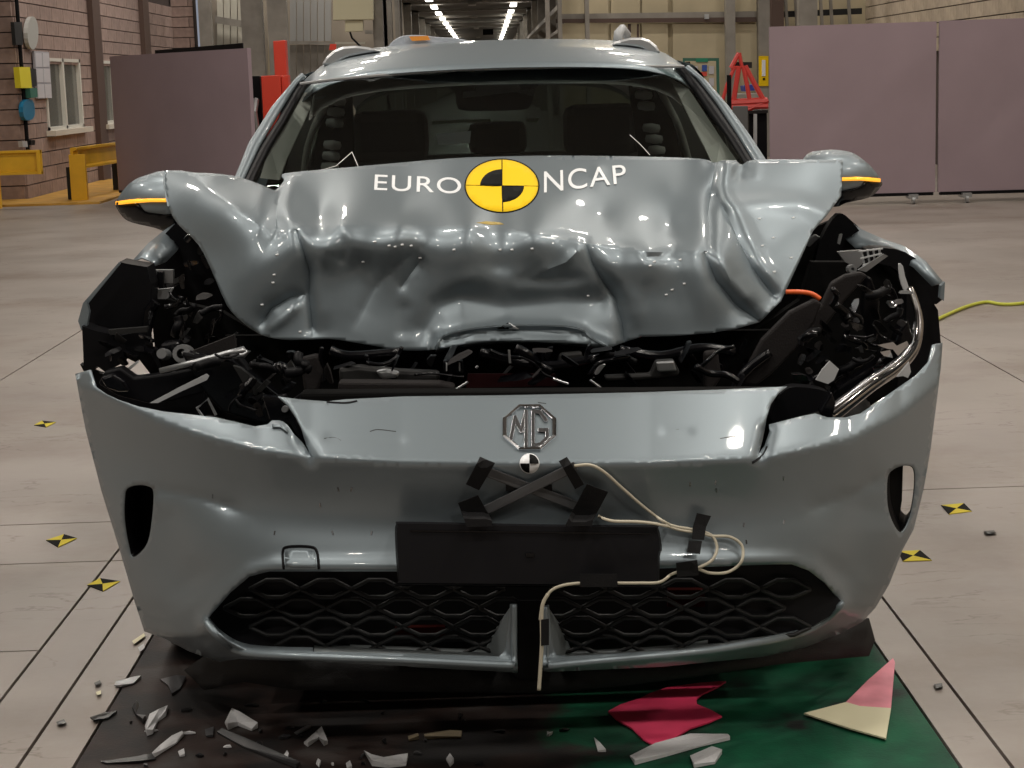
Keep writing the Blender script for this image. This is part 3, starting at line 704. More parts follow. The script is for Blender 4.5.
# lettering and roundel on the bonnet
def lettering(txt, tl, tr_, br, bl, name):
    c = bpy.data.curves.new('t', 'FONT'); c.body = txt; c.space_character = 1.08
    o = bpy.data.objects.new('t', c); COL.objects.link(o); bpy.context.view_layer.update()
    me = o.to_mesh(); v = np.array([tuple(q.co) for q in me.vertices]); fs = [tuple(p.vertices) for p in me.polygons]; o.to_mesh_clear()
    bpy.data.objects.remove(o); x0, y0 = v[:, 0].min(), v[:, 1].min(); x1, y1 = v[:, 0].max(), v[:, 1].max()
    bm = bmesh.new(); vs = [bm.verts.new(q) for q in v]
    for f in fs:
        try: bm.faces.new([vs[i] for i in f])
        except ValueError: pass
    bmesh.ops.remove_doubles(bm, verts=bm.verts, dist=1e-5)
    bmesh.ops.triangulate(bm, faces=bm.faces)
    for _ in range(2):
        L_ = [e for e in bm.edges if e.calc_length() > .12]
        if L_: bmesh.ops.subdivide_edges(bm, edges=L_, cuts=1); bmesh.ops.triangulate(bm, faces=bm.faces)
    mb = MB(); bm.verts.index_update()
    U = []
    for q in bm.verts:
        s, t = (q.co.x - x0) / (x1 - x0), (q.co.y - y0) / (y1 - y0)
        top = np.array(tl) * (1 - s) + np.array(tr_) * s; bot = np.array(bl) * (1 - s) + np.array(br) * s
        U.append(bot * (1 - t) + top * t)
    U = np.array(U); Y = Yh(U[:, 0], U[:, 1]) - .008
    mb.v = [tuple(P(a, b, y)) for (a, b), y in zip(U, Y)]; mb.f = [tuple(q.index for q in f.verts) for f in bm.faces]; bm.free()
    o = mb.build(name, WHITE, bonnet); s = o.modifiers.new('s', 'SOLIDIFY'); s.thickness = .0012; s.offset = 0
lettering('EURO', (375, 174.5), (461, 178), (461, 194), (374, 190), 'lettering')
lettering('NCAP', (544, 171.5), (625, 164.5), (627, 183), (544, 193), 'lettering')
rd = decal(ell(502, 185.8, 37.5, 27.2, n=48), Yh, .007, 'roundel_border', BLK, bonnet, t=.001)
decal(ell(502, 185.8, 36.2, 26.0, n=48), Yh, .0092, 'roundel', YEL, bonnet, t=.001)
for a in (90, 270):
    decal(ell(502, 185.8, 22, 16.5, a, a + 90, 12, True), Yh, .0115, 'roundel_quadrant', BLK, bonnet, t=.001, step=4)
tubes_on([[(466, 185.3), (480, 185.5), (502, 185.8), (520, 186), (538, 186.3)], [(502, 160), (502, 172), (502, 185.8), (502.5, 200), (502.8, 211.5)]], .0013, 'roundel_cross_line', BLK, bonnet, Yh, -.0115, 5)
decal([(476, 223), (486, 221.5), (500, 222.5), (504, 224.5), (490, 225)], Yh, .004, 'orange_mark', mat('faded_orange_mark', (.42, .30, .06), .5), bonnet)
# pale dots along the folds
ch_ = MB()
for x, y in ((389, 246), (395, 247), (402, 245), (411, 246), (375, 242), (454, 250), (500, 250), (512, 250), (532, 249), (363, 262), (274, 275), (273, 283), (277, 255), (262, 305), (300, 332), (654, 262), (650, 266), (672, 290), (684, 284), (666, 295), (680, 260), (759, 219), (762, 246), (773, 238), (774, 272), (793, 218), (791, 258), (588, 296), (420, 258)):
    ch_.tube([on(Yh, x - 1.2, y, -.002), on(Yh, x + 1.4, y - .4, -.002)], .0024, 5)
ch_.build('paint_specks', WHITE, bonnet)['kind'] = 'stuff'

# ---- windscreen, pillars, roof
def Yp(y): return 5.25 + (175 - np.asarray(y, float)) / 105. * .65
def Yw(x, y): return Yp(y) - .10 * (1 - np.clip(np.abs((np.asarray(x, float) - 497) / 250), 0, 1) ** 2.4)
W_OUT = [(245, 196), (257, 172), (283, 126), (305, 86), (360, 79), (420, 73), (500, 70), (600, 68), (678, 69), (705, 111), (742, 160), (758, 186)]
sheet([W_OUT], [], Yw, 12).build('windscreen', WSG, car, smooth=True)
def band(name, outer, inner, m, parent=car, dy=0., back=.05):
    rows = [[P(x, y, float(Yp(y)) + dy) for x, y in outer], [P(x, y, float(Yp(y)) + dy - .012) for x, y in inner]]
    mid = [(a + b) / 2 + np.array([0, -.018, .004]) for a, b in zip(*rows)]
    bk = [[q + np.array([0, back, 0]) for q in rows[1]], [q + np.array([0, back, 0]) for q in rows[0]]]
    mb = MB(); mb.grid([rows[0], mid, rows[1], bk[0], bk[1], rows[0]]); return mb.build(name, m, parent, smooth=True)
band('windscreen_pillar', [(226, 196), (236, 174), (249, 142), (272, 106), (294, 80), (301, 73)], [(236, 196), (246, 174), (259, 146), (276, 117), (296, 85), (305, 77)], PAINT)
band('pillar_seal', [(236, 196), (246, 174), (259, 148), (277, 120), (295, 88), (300, 80)], [(247, 196), (258, 172), (270, 148), (287, 121), (304, 90), (310, 84)], MB_, dy=.01)
band('windscreen_pillar', [(782, 185), (765, 158), (750, 135), (728, 105), (706, 80), (689, 65)], [(770, 185), (753, 160), (738, 135), (716, 102), (697, 78), (684, 69)], PAINT)
band('pillar_seal', [(770, 185), (754, 160), (740, 137), (719, 106), (700, 82), (690, 69)], [(756, 185), (742, 160), (727, 137), (706, 109), (688, 82), (676, 68)], MB_, dy=.01)
CXc = .035
rows = []; rows_h = []
zc = interp([(5.86, 1.548), (6.1, 1.588), (6.5, 1.627), (6.9, 1.645), (7.5, 1.635), (8.1, 1.585), (8.5, 1.50)])
for Y in (5.84, 5.9, 6.0, 6.15, 6.35, 6.6, 6.9, 7.3, 7.7, 8.1, 8.4):
    hw = .64 + .03 * min(1, (Y - 5.84) / .5); r_ = []; rh = []
    for i in range(25):
        u = -1 + 2 * i / 24; yy = Y - (.09 * (1 - u * u) if Y < 6.1 else .09 * (1 - u * u) * max(0, 1 - (Y - 6.1) / 1.5))
        z = float(zc(Y)) - .028 * u * u - .07 * abs(u) ** 8 - (.012 if Y == 5.84 else 0)
        r_.append((CXc + u * hw, yy, z)); rh.append((CXc + u * (hw - .03), yy + .03, z - .05))
    rows.append(r_); rows_h.append(rh)
mb = MB(); mb.grid(rows); roof = mb.build('roof', PAINT, car, smooth=True, solid=.004)
mb = MB(); mb.grid(rows_h); mb.build('headliner', HEAD, car, smooth=True)
MB().tube([P(x, y, float(Yw(x, y)) - .004) for x, y in [(300, 84), (330, 80), (380, 75.5), (460, 70), (530, 68), (600, 66.5), (684, 66.5)]], .005, 6).build('header_trim', SILV, roof)
RLP = {-1: [(321, 65), (326, 57), (334, 50), (343, 46.5), (356, 45.5), (368, 47), (380, 51), (362, 54), (348, 57), (338, 62), (334, 66)], 1: [(661, 53), (657, 46), (650, 40), (642, 37.5), (630, 37.5), (620, 40), (612, 45), (630, 46), (642, 48), (648, 53)]}
for s in (-1, 1):
    MB().slab(RLP[s], 6.3, .9).build('roof_rail', DG_ if 0 else SILV, car, bevel=.008)
    continue
    x = CXc + s * .575
    MB().tube([(x + s * .012, 6.10, 1.555), (x + s * .005, 6.16, 1.585), (x, 6.3, 1.606), (x, 6.6, 1.622), (x, 7.2, 1.63), (x, 7.8, 1.61), (x, 7.95, 1.56)], .017, 8, flat=1.2).build('roof_rail', SILV, car, smooth=True)
MB().tube([(.50, 6.9, 1.62), (.505, 6.9, 1.66), (.52, 6.92, 1.675), (.54, 6.95, 1.65)], .018, 8).build('roof_aerial', LG_, car, smooth=True)
# body sides: lower body, shoulder, side glass, pillars behind
for s in (-1, 1):
    X = CXc + s * .93
    prof = [(5.32, .30), (7.12, .30), (7.18, .42), (7.24, .58), (7.36, .69), (7.55, .73), (7.74, .69), (7.86, .58), (7.92, .42), (7.98, .32), (8.6, .38), (8.72, .60), (8.70, .95), (8.3, 1.02), (7.0, 1.03), (5.6, 1.03), (5.30, 1.0), (5.24, .7)]
    MB().poly([(X, a, b) for a, b in prof], [(X - s * .05, a, b) for a, b in prof]).build('body_side', PAINT, car, bevel=.01)
    mb = MB(); mb.grid([[(X, a, 1.02) for a in (5.25, 6, 7, 8, 8.6)], [(X - s * .03, a, 1.06) for a in (5.25, 6, 7, 8, 8.6)], [(X - s * .12, a, 1.085) for a in (5.25, 6, 7, 8, 8.6)]])
    mb.build('shoulder', PAINT, car, smooth=True, solid=.006)
    mb = MB(); mb.grid([[(X - s * .12, a, 1.08) for a in (5.45, 6, 6.7, 7.3, 7.9)], [(CXc + s * .67, a, b) for a, b in ((5.95, 1.50), (6.2, 1.53), (6.7, 1.55), (7.3, 1.55), (7.8, 1.5))]])
    mb.build('side_glass', SDG, car)
    for ya in (6.62, 7.9):
        MB().tube([(X - s * .11, ya - .04, 1.05), (CXc + s * .665, ya + .02, 1.53)], .045, 6).build('roof_post', MG_, car)
    MB().box((min(X - s * .14, X - s * .06), 5.35, .3), (max(X - s * .14, X - s * .06), 8.5, 1.05)).build('door_lining', TRIM, car)
    # pale inner trim of the pillar and the inflated curtain airbag
MB().box((CXc - .9, 8.5, .4), (CXc + .9, 8.68, 1.05)).build('tailgate', PAINT, car)
MB().poly([(CXc - .74, 8.55, 1.03), (CXc + .74, 8.55, 1.03), (CXc + .6, 8.3, 1.5), (CXc - .6, 8.3, 1.5)], [(CXc - .74, 8.6, 1.03), (CXc + .74, 8.6, 1.03), (CXc + .6, 8.36, 1.5), (CXc - .6, 8.36, 1.5)]).build('rear_window', SDG, car)
MB().box((CXc - .86, 5.3, .25), (CXc + .86, 8.6, .30)).build('cabin_floor', MB_, car)
MB().box((CXc - .80, 5.3, .6), (CXc + .80, 5.75, 1.02)).build('dashboard', MB_, car, bevel=.03)
TRIML = mat('pale_pillar_trim', (.55, .54, .50), .75)
def cab(name, px, Y, m, t=.03, parent=car): return MB().slab(px, Y, t).build(name, m, parent)
cab('pillar_trim', [(260, 178, 5.42), (270, 145, 5.55), (287, 112, 5.72), (301, 93, 5.86), (311, 92, 5.88), (311, 106, 5.86), (300, 130, 5.72), (286, 160, 5.55), (279, 180, 5.42)], 5.8, TRIML)
cab('pillar_trim', [(740, 165, 5.42), (721, 138, 5.55), (704, 112, 5.7), (688, 88, 5.84), (670, 78, 5.88), (681, 100, 5.84), (695, 128, 5.7), (706, 150, 5.55), (715, 170, 5.42)], 5.8, TRIML)
tubes = [[(304, 176), (307, 150), (315, 125), (326, 105)], [(655, 82), (668, 105), (680, 130), (690, 165)]]
for ln in tubes: MB().tube([P(a, b, 6.25) for a, b in spline(ln, 4)], .012, 6).build('door_frame_trim', TRIML, car, smooth=True)
cab('door_lining', [(284, 180), (290, 150), (305, 118), (318, 108), (309, 140), (305, 178)], 6.3, TRIM)
cab('door_lining', [(690, 170), (682, 130), (665, 95), (675, 96), (700, 135), (712, 170)], 6.3, TRIM)
for bx_, y0, d in ((337, 101, 1), (641, 84, -1)):
    for k in range(7):
        if k == 3: continue
        yy = y0 + k * 11; xx = bx_ + (-d * 1.2 * k if d > 0 else 2.6 * k)
        MB().lathe(P(xx, yy, 6.35), (1, 0, -.1), [(0, -.032), (.013, -.028), (.017, 0), (.013, .028), (0, .032)], 10).build('curtain_airbag_fold', CURT, car, smooth=True)
cab('added_dark_panel', [(322, 96), (352, 94), (356, 180), (312, 182), (318, 130)], 6.42, MB_)  # dark sheets added behind the airbag folds to block the bright background
cab('added_dark_panel', [(628, 78), (664, 80), (684, 172), (640, 174)], 6.42, MB_)
cab('sun_visor', [(314, 97), (347, 94.5), (347, 97), (314, 99.5)], 6.0, WHITE, .01)
def seat(x):
    s_ = MB(); s_.poly([(x - .25, 6.55, .6), (x + .25, 6.55, .6), (x + .24, 6.62, .95), (x + .17, 6.68, 1.18), (x - .17, 6.68, 1.18), (x - .24, 6.62, .95)], [(x - .25, 6.7, .6), (x + .25, 6.7, .6), (x + .24, 6.78, .95), (x + .17, 6.8, 1.18), (x - .17, 6.8, 1.18), (x - .24, 6.78, .95)])
    o = s_.build('front_seat', SEAT, car, bevel=.04)
    MB().box((x - .14, 6.66, 1.21), (x + .14, 6.78, 1.40)).build('headrest', SEAT, o, bevel=.04)
    MB().box((x - .25, 6.0, .5), (x + .25, 6.6, .68)).build('seat_cushion', SEAT, o, bevel=.04)
seat(-.36); seat(.42)
MB().box((-.6, 7.4, .6), (.66, 7.6, 1.2)).build('rear_seat', SEAT, car, bevel=.04)
for x in (-.42, .04, .5): MB().box((x - .12, 7.45, 1.2), (x + .12, 7.53, 1.33)).build('rear_headrest', SEAT, car, bevel=.03)
# mirror and sensor housing at the top of the windscreen
cab('camera_housing', [(447, 72), (541, 70), (538, 86), (528, 96), (462, 98), (449, 88)], 5.98, MG_, .06)
cab('rear_view_mirror', spline([(456, 96), (462, 92), (525, 91), (533, 95), (530, 106), (520, 110), (466, 111), (457, 106)], 2, True), 5.88, MG_, .04)
PAPR = mat('grey_paper_label', (.24, .25, .25), .7)
cab('paper_label', [(463, 92), (475, 91), (475, 86), (518, 83), (520, 90), (535, 90), (534, 96), (515, 92), (463, 98)], 5.86, PAPR, .004)
cab('paper_label', [(436, 134), (471, 131), (470, 143), (438, 145)], 5.95, PAPR, .004)
cab('paper_label', [(432, 121), (490, 119), (491, 121.5), (448, 123.5), (432, 124.5)], 5.97, mat('pale_green_strip', (.24, .28, .19), .6), .004)
cab('paper_label', [(525, 119), (539, 118), (537, 122), (528, 122)], 5.97, bpy.data.materials['pale_green_strip'], .004)
for ln in ([(322, 170), (336, 166), (352, 152)], [(352, 152), (358, 166)], [(630, 135), (640, 144), (650, 155)]):
    MB().tube([P(a, b, float(Yw(a, b)) - .004) for a, b in ln], .0012, 4).build('windscreen_crack', CURT, car)

# ---- door mirrors
def mirror(cx, cy, rx, ry, shell, low, amb, amb2):
    def Ym(x, y):
        r2 = ((np.asarray(x, float) - cx) / rx) ** 2 + ((np.asarray(y, float) - cy) / ry) ** 2
        return 5.02 + .11 * (1 - np.sqrt(np.clip(1 - r2, 0, 1)))
    o = sheet([shell], [], Ym, 4).build('door_mirror', PAINT, car, smooth=True); o.modifiers.new('s', 'SOLIDIFY').thickness = .006
    sheet([low], [], lambda x, y: Ym(x, y) + .006, 4).build('mirror_base', MG_, o, smooth=True, solid=.006)
    decal(amb, Ym, .004, 'indicator_strip', AMB, o, t=.003, step=4)
    full = shell + low
    MB().slab(amb2, 5.13, .02).build('mirror_back', MB_, o)
mirror(170, 202, 54, 32, spline([(117, 201), (125, 188), (136, 179), (150, 174), (162, 171), (190, 172), (200, 185), (195, 205), (170, 214), (155, 213), (145, 211), (138, 203), (127, 202)], 3, True),
       spline([(116, 203), (127, 203), (138, 204), (145, 211), (160, 214), (190, 212), (190, 225), (173, 231), (166, 231), (155, 227), (133, 222), (123, 216)], 3, True),
       [(116, 205), (116, 201.5), (130, 199.5), (150, 198.5), (170, 198.5), (170, 202), (150, 202), (130, 203.5)],
       [(119, 200), (136, 182), (162, 174), (190, 174), (190, 222), (168, 228), (133, 219), (122, 212)])
mirror(832, 180, 50, 30, spline([(880, 180), (874, 170), (866, 162), (853, 153), (838, 150), (824, 150), (807, 154), (800, 170), (810, 186), (835, 191), (850, 189), (860, 186), (866, 180)], 3, True),
       spline([(881, 182), (866, 181), (860, 186), (850, 190), (830, 192), (812, 188), (812, 200), (835, 206), (846, 202), (868, 197), (878, 189)], 3, True),
       [(838, 177.5), (860, 177), (880, 178.5), (880, 182), (860, 180.5), (838, 181)],
       [(878, 180), (866, 165), (838, 153), (810, 156), (812, 198), (846, 199), (868, 194), (876, 188)])

# ---- wings (fenders), wheel-arch liners, smashed headlights, engine bay
def part(name, px, Y, m, t=.02, parent=car, bevel=0): return MB().slab(px, Y, t).build(name, m, parent, bevel=bevel)
PAINTW = PAINT
def wing(rows_px, name='wing'):
    mb = MB(); mb.grid([[P(*p) for p in r] for r in rows_px]); o = mb.build(name, PAINT, car, smooth=True, solid=.004); return o
wing([[(132, 262, 4.75), (148, 244, 4.85), (162, 232, 4.95), (180, 220, 5.1)], [(142, 258, 4.72), (154, 248, 4.82), (166, 240, 4.92), (182, 224, 5.1)], [(152, 262, 4.70), (160, 254, 4.80), (170, 246, 4.9), (184, 230, 5.1)], [(155, 266, 4.70), (166, 262, 4.8), (176, 252, 4.9), (186, 236, 5.1)]])
wing([[(944, 284, 4.52), (926, 262, 4.6), (905, 247, 4.72), (885, 240, 4.85), (862, 230, 5.0), (838, 213, 5.15)], [(938, 284, 4.50), (920, 264, 4.58), (900, 252, 4.70), (880, 245, 4.82), (860, 240, 4.96), (836, 220, 5.12)], [(932, 286, 4.52), (914, 268, 4.6), (894, 256, 4.70), (876, 250, 4.80), (855, 248, 4.92), (834, 228, 5.10)]])
part('wing_edge', [(78, 321), (83, 303), (86, 300), (89, 312), (86, 330), (81, 330)], 4.42, PAINT, .02)
part('wing_edge', [(83, 303), (119, 262), (120, 264), (86, 306)], 4.44, PAINT, .01)
part('wing_edge', [(941, 286), (945, 282), (944, 301), (940, 298)], 4.42, PAINT, .02)
# left side, from the back to the front
part('wheel_arch_liner', spline([(150, 262), (160, 240), (180, 221), (192, 228), (215, 262), (222, 300), (200, 320), (170, 310)], 3, True), 4.95, MB_, .04)
part('wheel_arch_liner', [(84, 302), (119, 262), (128, 264), (147, 267), (151, 285), (150, 318), (146, 330), (130, 334), (92, 332), (84, 322)], 4.50, MB_, .10)
part('bracket', [(143, 270), (173, 270), (173, 283), (146, 284)], 4.62, GM_, .02)
part('bracket', [(157, 272), (163, 272), (163, 288), (157, 286)], 4.60, MB_, .02)
part('bracket', [(145, 291), (173, 288), (168, 298), (155, 304), (150, 303)], 4.64, LG_, .02)
part('liner_panel', [(82, 326), (92, 330), (118, 336), (126, 350), (121, 364), (105, 372), (97, 366), (92, 372), (84, 372)], 4.40, MB_, .08)
part('liner_panel', [(100, 340), (147, 330), (150, 352), (160, 372), (152, 376), (138, 358), (124, 356), (112, 350)], 4.42, MB_, .05)
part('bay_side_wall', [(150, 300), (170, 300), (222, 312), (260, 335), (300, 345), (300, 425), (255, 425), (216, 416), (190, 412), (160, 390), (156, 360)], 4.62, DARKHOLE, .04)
part('crossmember', [(108, 330), (147, 327), (147, 332), (110, 335)], 4.38, DG_, .02)
MB().tube([P(a, b, 4.5) for a, b in [(146, 334), (150, 310), (156, 302)]], .014, 8).build('strut', MG_, car)
part('slam_panel', [(190, 352), (234, 335), (236, 347), (196, 364)], 4.30, BR_, .02)
MB().tube([P(a, b, 4.22) for a, b in [(160, 371), (200, 361), (228, 353), (244, 349), (248, 351), (244, 355), (230, 356)]], .007, 8).build('support_bar', GM_, car, smooth=True)
part('headlight_housing', [(98, 384), (104, 372), (120, 368), (134, 378), (165, 374), (205, 366), (238, 356), (250, 372), (214, 390), (170, 402), (150, 404), (118, 396)], 4.26, MB_, .05, bevel=.005)
part('headlight_housing', [(100, 378), (112, 374), (124, 382), (130, 392), (118, 392), (106, 388)], 4.22, MG_, .03, bevel=.006)
part('metal_strip', [(150, 403), (178, 388), (206, 374), (209, 376), (207, 380), (180, 392), (158, 403)], 4.20, LG_, .006)
part('metal_strip', [(125, 370), (137, 361), (139, 362), (128, 372)], 4.34, LG_, .006)
MB().lathe(P(163, 354, 4.30), (0, -1, .2), [(0, .02), (.012, .02), (.014, 0), (.014, -.04), (0, -.04)], 16).build('bolt', GM_, car)
MB().lathe(P(183, 354, 4.30), (0, -1, .2), [(.012, .02), (.022, .02), (.024, 0), (.024, -.04), (0, -.04)], 16).build('bolt', GM_, car)
part('adjuster', [(160, 344), (178, 341), (182, 350), (176, 360), (162, 362), (158, 354)], 4.36, MG_, .05, bevel=.006)
hexp = [(197, 408), (208, 399), (216, 414), (203, 414)]
MB().tube([P(a, b, 4.14) for a, b in [(203, 417), (197, 408), (208, 399), (216, 415)]], .0035, 6).build('wire_clip', GM_, car)
part('ribbed_panel', [(233, 366), (240, 368), (262, 385), (256, 396), (246, 388)], 4.18, DG_, .02)
part('ribbed_panel', [(256, 390), (266, 380), (270, 383), (260, 393)], 4.16, DG_, .02)
part('lamp_bracket', [(180, 352), (232, 360), (282, 398), (292, 424), (262, 424), (222, 412), (204, 392)], 4.24, MG_, .05, bevel=.006)
part('lamp_bracket', [(262, 396), (280, 398), (290, 410), (300, 432), (306, 452), (300, 440), (290, 424), (270, 420)], 3.99, MG_, .03, bevel=.004)
MB().lathe(P(285, 409, 3.98), (0, -1, .1), [(0, .01), (.007, .01), (.008, -.02), (0, -.02)], 12).build('bolt', GM_, car)
# right side
part('wheel_arch_liner', spline([(822, 238), (838, 214), (852, 222), (866, 242), (872, 268), (860, 300), (830, 300), (815, 270)], 3, True), 5.0, MB_, .04)
part('wheel_arch_liner', spline([(868, 250), (885, 248), (905, 252), (925, 266), (943, 284), (942, 300), (930, 305), (915, 296), (905, 278), (890, 266), (872, 262)], 2, True), 4.62, MB_, .08)
part('liner_panel', [(908, 282), (918, 296), (934, 304), (938, 310), (941, 345), (928, 362), (914, 378), (896, 390), (905, 340)], 4.46, MB_, .06)
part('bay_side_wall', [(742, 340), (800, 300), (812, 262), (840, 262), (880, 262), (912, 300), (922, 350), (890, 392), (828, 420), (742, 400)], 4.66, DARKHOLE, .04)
part('bracket', [(838, 252), (862, 250), (864, 262), (858, 268), (845, 262)], 4.60, GM_, .02)
for k in range(4):
    part('cooling_grid_bar', [(861 + k * 6, 250 - k * .6), (862.5 + k * 6, 250 - k * .6), (866 + k * 5, 268 - k * 2.5), (864.5 + k * 5, 268 - k * 2.5)], 4.52, LG_, .008)
for k in range(3):
    part('cooling_grid_bar', [(859 + k * 2, 251 + k * 7), (883 - k * 1, 248 + k * 5), (883 - k, 249.3 + k * 5), (859 + k * 2, 252.3 + k * 7)], 4.51, LG_, .008)
part('bracket', [(858, 270), (884, 254), (888, 256), (866, 272)], 4.50, GM_, .01)
MB().lathe(P(852, 269, 4.5), (0, -1, .1), [(.004, .01), (.011, .01), (.012, -.02), (0, -.02)], 12).build('bolt', GM_, car)
part('bay_cover', [(743, 384), (745, 372), (762, 340), (790, 312), (816, 299), (822, 304), (815, 322), (796, 350), (770, 376), (756, 386)], 4.34, BR_, .03, bevel=.006)
part('bay_cover', [(800, 330), (822, 304), (832, 283), (846, 275), (862, 272), (868, 276), (846, 300), (826, 326), (806, 346)], 4.42, BR_, .03, bevel=.006)
MB().tube([P(a, b, 4.36) for a, b in spline([(786, 292), (800, 292), (812, 294), (820, 299)], 5)], .006, 8).build('orange_cable', ORANGE, car, smooth=True)
part('wing_bracket', [(866, 275), (872, 278), (880, 300), (878, 340), (868, 345), (862, 310)], 4.48, MG_, .03, bevel=.005)
part('metal_strip', spline([(899, 264), (903, 266), (905, 276), (909, 288), (908, 294), (904, 290), (900, 278)], 2, True), 4.40, LG_, .01)
DRL = spline([(829, 419, 4.02), (850, 403, 4.06), (872, 386, 4.12), (896, 370, 4.2), (912, 354, 4.26), (918, 338, 4.3), (919, 318, 4.34), (914, 298, 4.38), (910, 288, 4.4)], 6)
MB().tube([P(*q) for q in DRL], .015, 10, r2=.008).build('headlight_tube', CHH, car, smooth=True)
MB().tube([P(q[0] - 3, q[1] - 5, q[2] + .015) for q in DRL[:34]], .012, 8, r2=.008).build('headlight_tube', CHD, car, smooth=True)
MB().tube([P(q[0] - .5, q[1] - 1, q[2] - .017) for q in DRL[2:30]], .0035, 6).build('headlight_tube_stripe', MB_, car)
part('headlight_body', [(824, 405), (838, 388), (868, 370), (892, 352), (900, 330), (908, 320), (914, 340), (906, 358), (880, 380), (840, 408), (830, 420)], 4.28, MG_, .06, bevel=.006)
part('headlight_body', [(820, 412), (832, 392), (836, 404), (832, 420), (824, 418)], 4.0, MG_, .04, bevel=.004)
for q in ([(877, 345), (893, 342), (901, 350), (888, 349)], [(880, 352), (890, 350), (893, 358), (884, 356)], [(892, 348), (907, 341), (909, 345), (898, 356)], [(873, 368), (880, 358), (886, 368), (876, 378)]):
    part('reflector_shard', q, 4.22 + random.random() * .03, CHR, .008)
part('torn_bracket', [(816, 380), (822, 370), (830, 361), (839, 369), (834, 380), (828, 384)], 4.16, LG_, .008)
part('torn_bracket', [(897, 377), (909, 362), (911, 372), (908, 378), (903, 376)], 4.14, LG_, .008)
part('end_opening', spline([(774, 404), (783, 392), (796, 387), (828, 392), (826, 408), (815, 412), (800, 416), (784, 420), (772, 421)], 3, True), 4.12, MB_, .05)
# centre strip between the bonnet and the bumper
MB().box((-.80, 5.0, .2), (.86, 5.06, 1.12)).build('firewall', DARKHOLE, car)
MB().box((-.66, 4.3, .25), (.72, 5.0, .30)).build('bay_floor', MB_, car)
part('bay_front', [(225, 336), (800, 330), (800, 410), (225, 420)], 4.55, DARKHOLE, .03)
part('radiator_support', [(338, 382), (440, 383), (455, 386), (455, 393), (338, 391)], 4.18, BR_, .05, bevel=.006)
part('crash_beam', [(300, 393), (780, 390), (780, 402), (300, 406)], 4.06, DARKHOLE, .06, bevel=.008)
part('inner_panel', [(338, 368), (360, 366), (398, 370), (440, 372), (440, 382), (340, 386)], 4.28, DG_, .04, bevel=.01)
part('inner_panel', [(375, 371), (386, 369), (400, 372), (398, 378), (382, 380)], 4.262, GM_, .02, bevel=.008)
part('latch', [(443, 361), (463, 361), (464, 373), (444, 373)], 4.24, MG_, .03, bevel=.003)
for x in (446, 459): part('latch_pin', [(x, 363), (x + 1.2, 363), (x + 1.2, 371), (x, 371)], 4.235, LG_, .004)
for a, b in (((455, 390), (468, 382)), ((553, 379), (568, 384)), ((555, 391), (562, 389)), ((590, 380), (606, 392)), ((476, 368), (478, 366)), ((509, 350), (510, 363))):
    MB().tube([P(a[0], a[1], 4.14), P(b[0], b[1], 4.14)], .0028, 6).build('bright_edge', GM_, car)
part('inner_panel', [(604, 376), (650, 374), (656, 361), (674, 360), (680, 372), (678, 376), (640, 380), (606, 381)], 4.24, DG_, .03, bevel=.006)
part('inner_panel', [(656, 362), (674, 361), (677, 371), (658, 372)], 4.225, GM_, .01, bevel=.004)
part('inner_panel', [(560, 354), (582, 352), (584, 364), (556, 366)], 4.34, DG_, .03, bevel=.006)
part('hose', [(704, 352), (718, 350), (722, 378), (712, 392), (704, 388)], 4.3, BR_, .03, bevel=.008)
part('hose', [(300, 358), (318, 354), (326, 372), (318, 392), (304, 392)], 4.34, BR_, .03, bevel=.008)
part('red_fabric', [(468, 374), (555, 374), (560, 386), (466, 388)], 4.40, mat('deep_red_plastic', (.018, .003, .004), .7, spec=.1), .01)
for ln in ([(272, 372), (280, 366), (290, 372)], [(330, 350), (350, 356), (400, 352)], [(480, 352), (540, 366), (600, 358)], [(620, 350), (660, 356), (700, 348), (735, 352)], [(730, 395), (745, 372), (770, 352)]):
    MB().tube([P(a, b, 4.33) for a, b in spline(ln, 4)], .012, 8).build('hose', MG_, car, smooth=True)
part('liner_panel', [(80, 364), (95, 372), (118, 379), (140, 380), (165, 378), (205, 392), (205, 425), (150, 415), (110, 404), (94, 392)], 4.42, MB_, .03)
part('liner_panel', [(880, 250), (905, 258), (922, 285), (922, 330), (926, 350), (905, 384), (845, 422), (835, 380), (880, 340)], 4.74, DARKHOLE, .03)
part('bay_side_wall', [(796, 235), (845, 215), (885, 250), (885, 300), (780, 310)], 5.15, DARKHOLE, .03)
rnd = random.Random(4)
def litter(poly, Ya, Yc_, n, mats, name, smin=3, smax=11):
    xs_, ys_ = [p[0] for p in poly], [p[1] for p in poly]; k = 0
    while k < n:
        x, y = rnd.uniform(min(xs_), max(xs_)), rnd.uniform(min(ys_), max(ys_))
        if not inside(np.array([x]), np.array([y]), poly)[0]: continue
        k += 1; a = rnd.uniform(0, 3.14); L = rnd.uniform(smin, smax); wd = rnd.uniform(1.5, 5); Y = rnd.uniform(Ya, Yc_); ty = rnd.uniform(-.03, .03)
        q = []
        for (u, v) in ((-1, -.8), (-.2, -1), (1, -.5), (.9, .7), (.1, 1), (-.8, .6)):
            u *= rnd.uniform(.7, 1.1); v *= rnd.uniform(.6, 1.1)
            q.append((x + u * L * math.cos(a) - v * wd * math.sin(a), y + u * L * math.sin(a) + v * wd * math.cos(a), Y + ty * u + .02 * v))
        MB().slab(q, Y, rnd.choice((.006, .02, .03))).build(name, rnd.choice(mats), car, bevel=.002)
DK = [MG_, MG_, MB_, MG_, MG_, MB_, DG_, BR_]
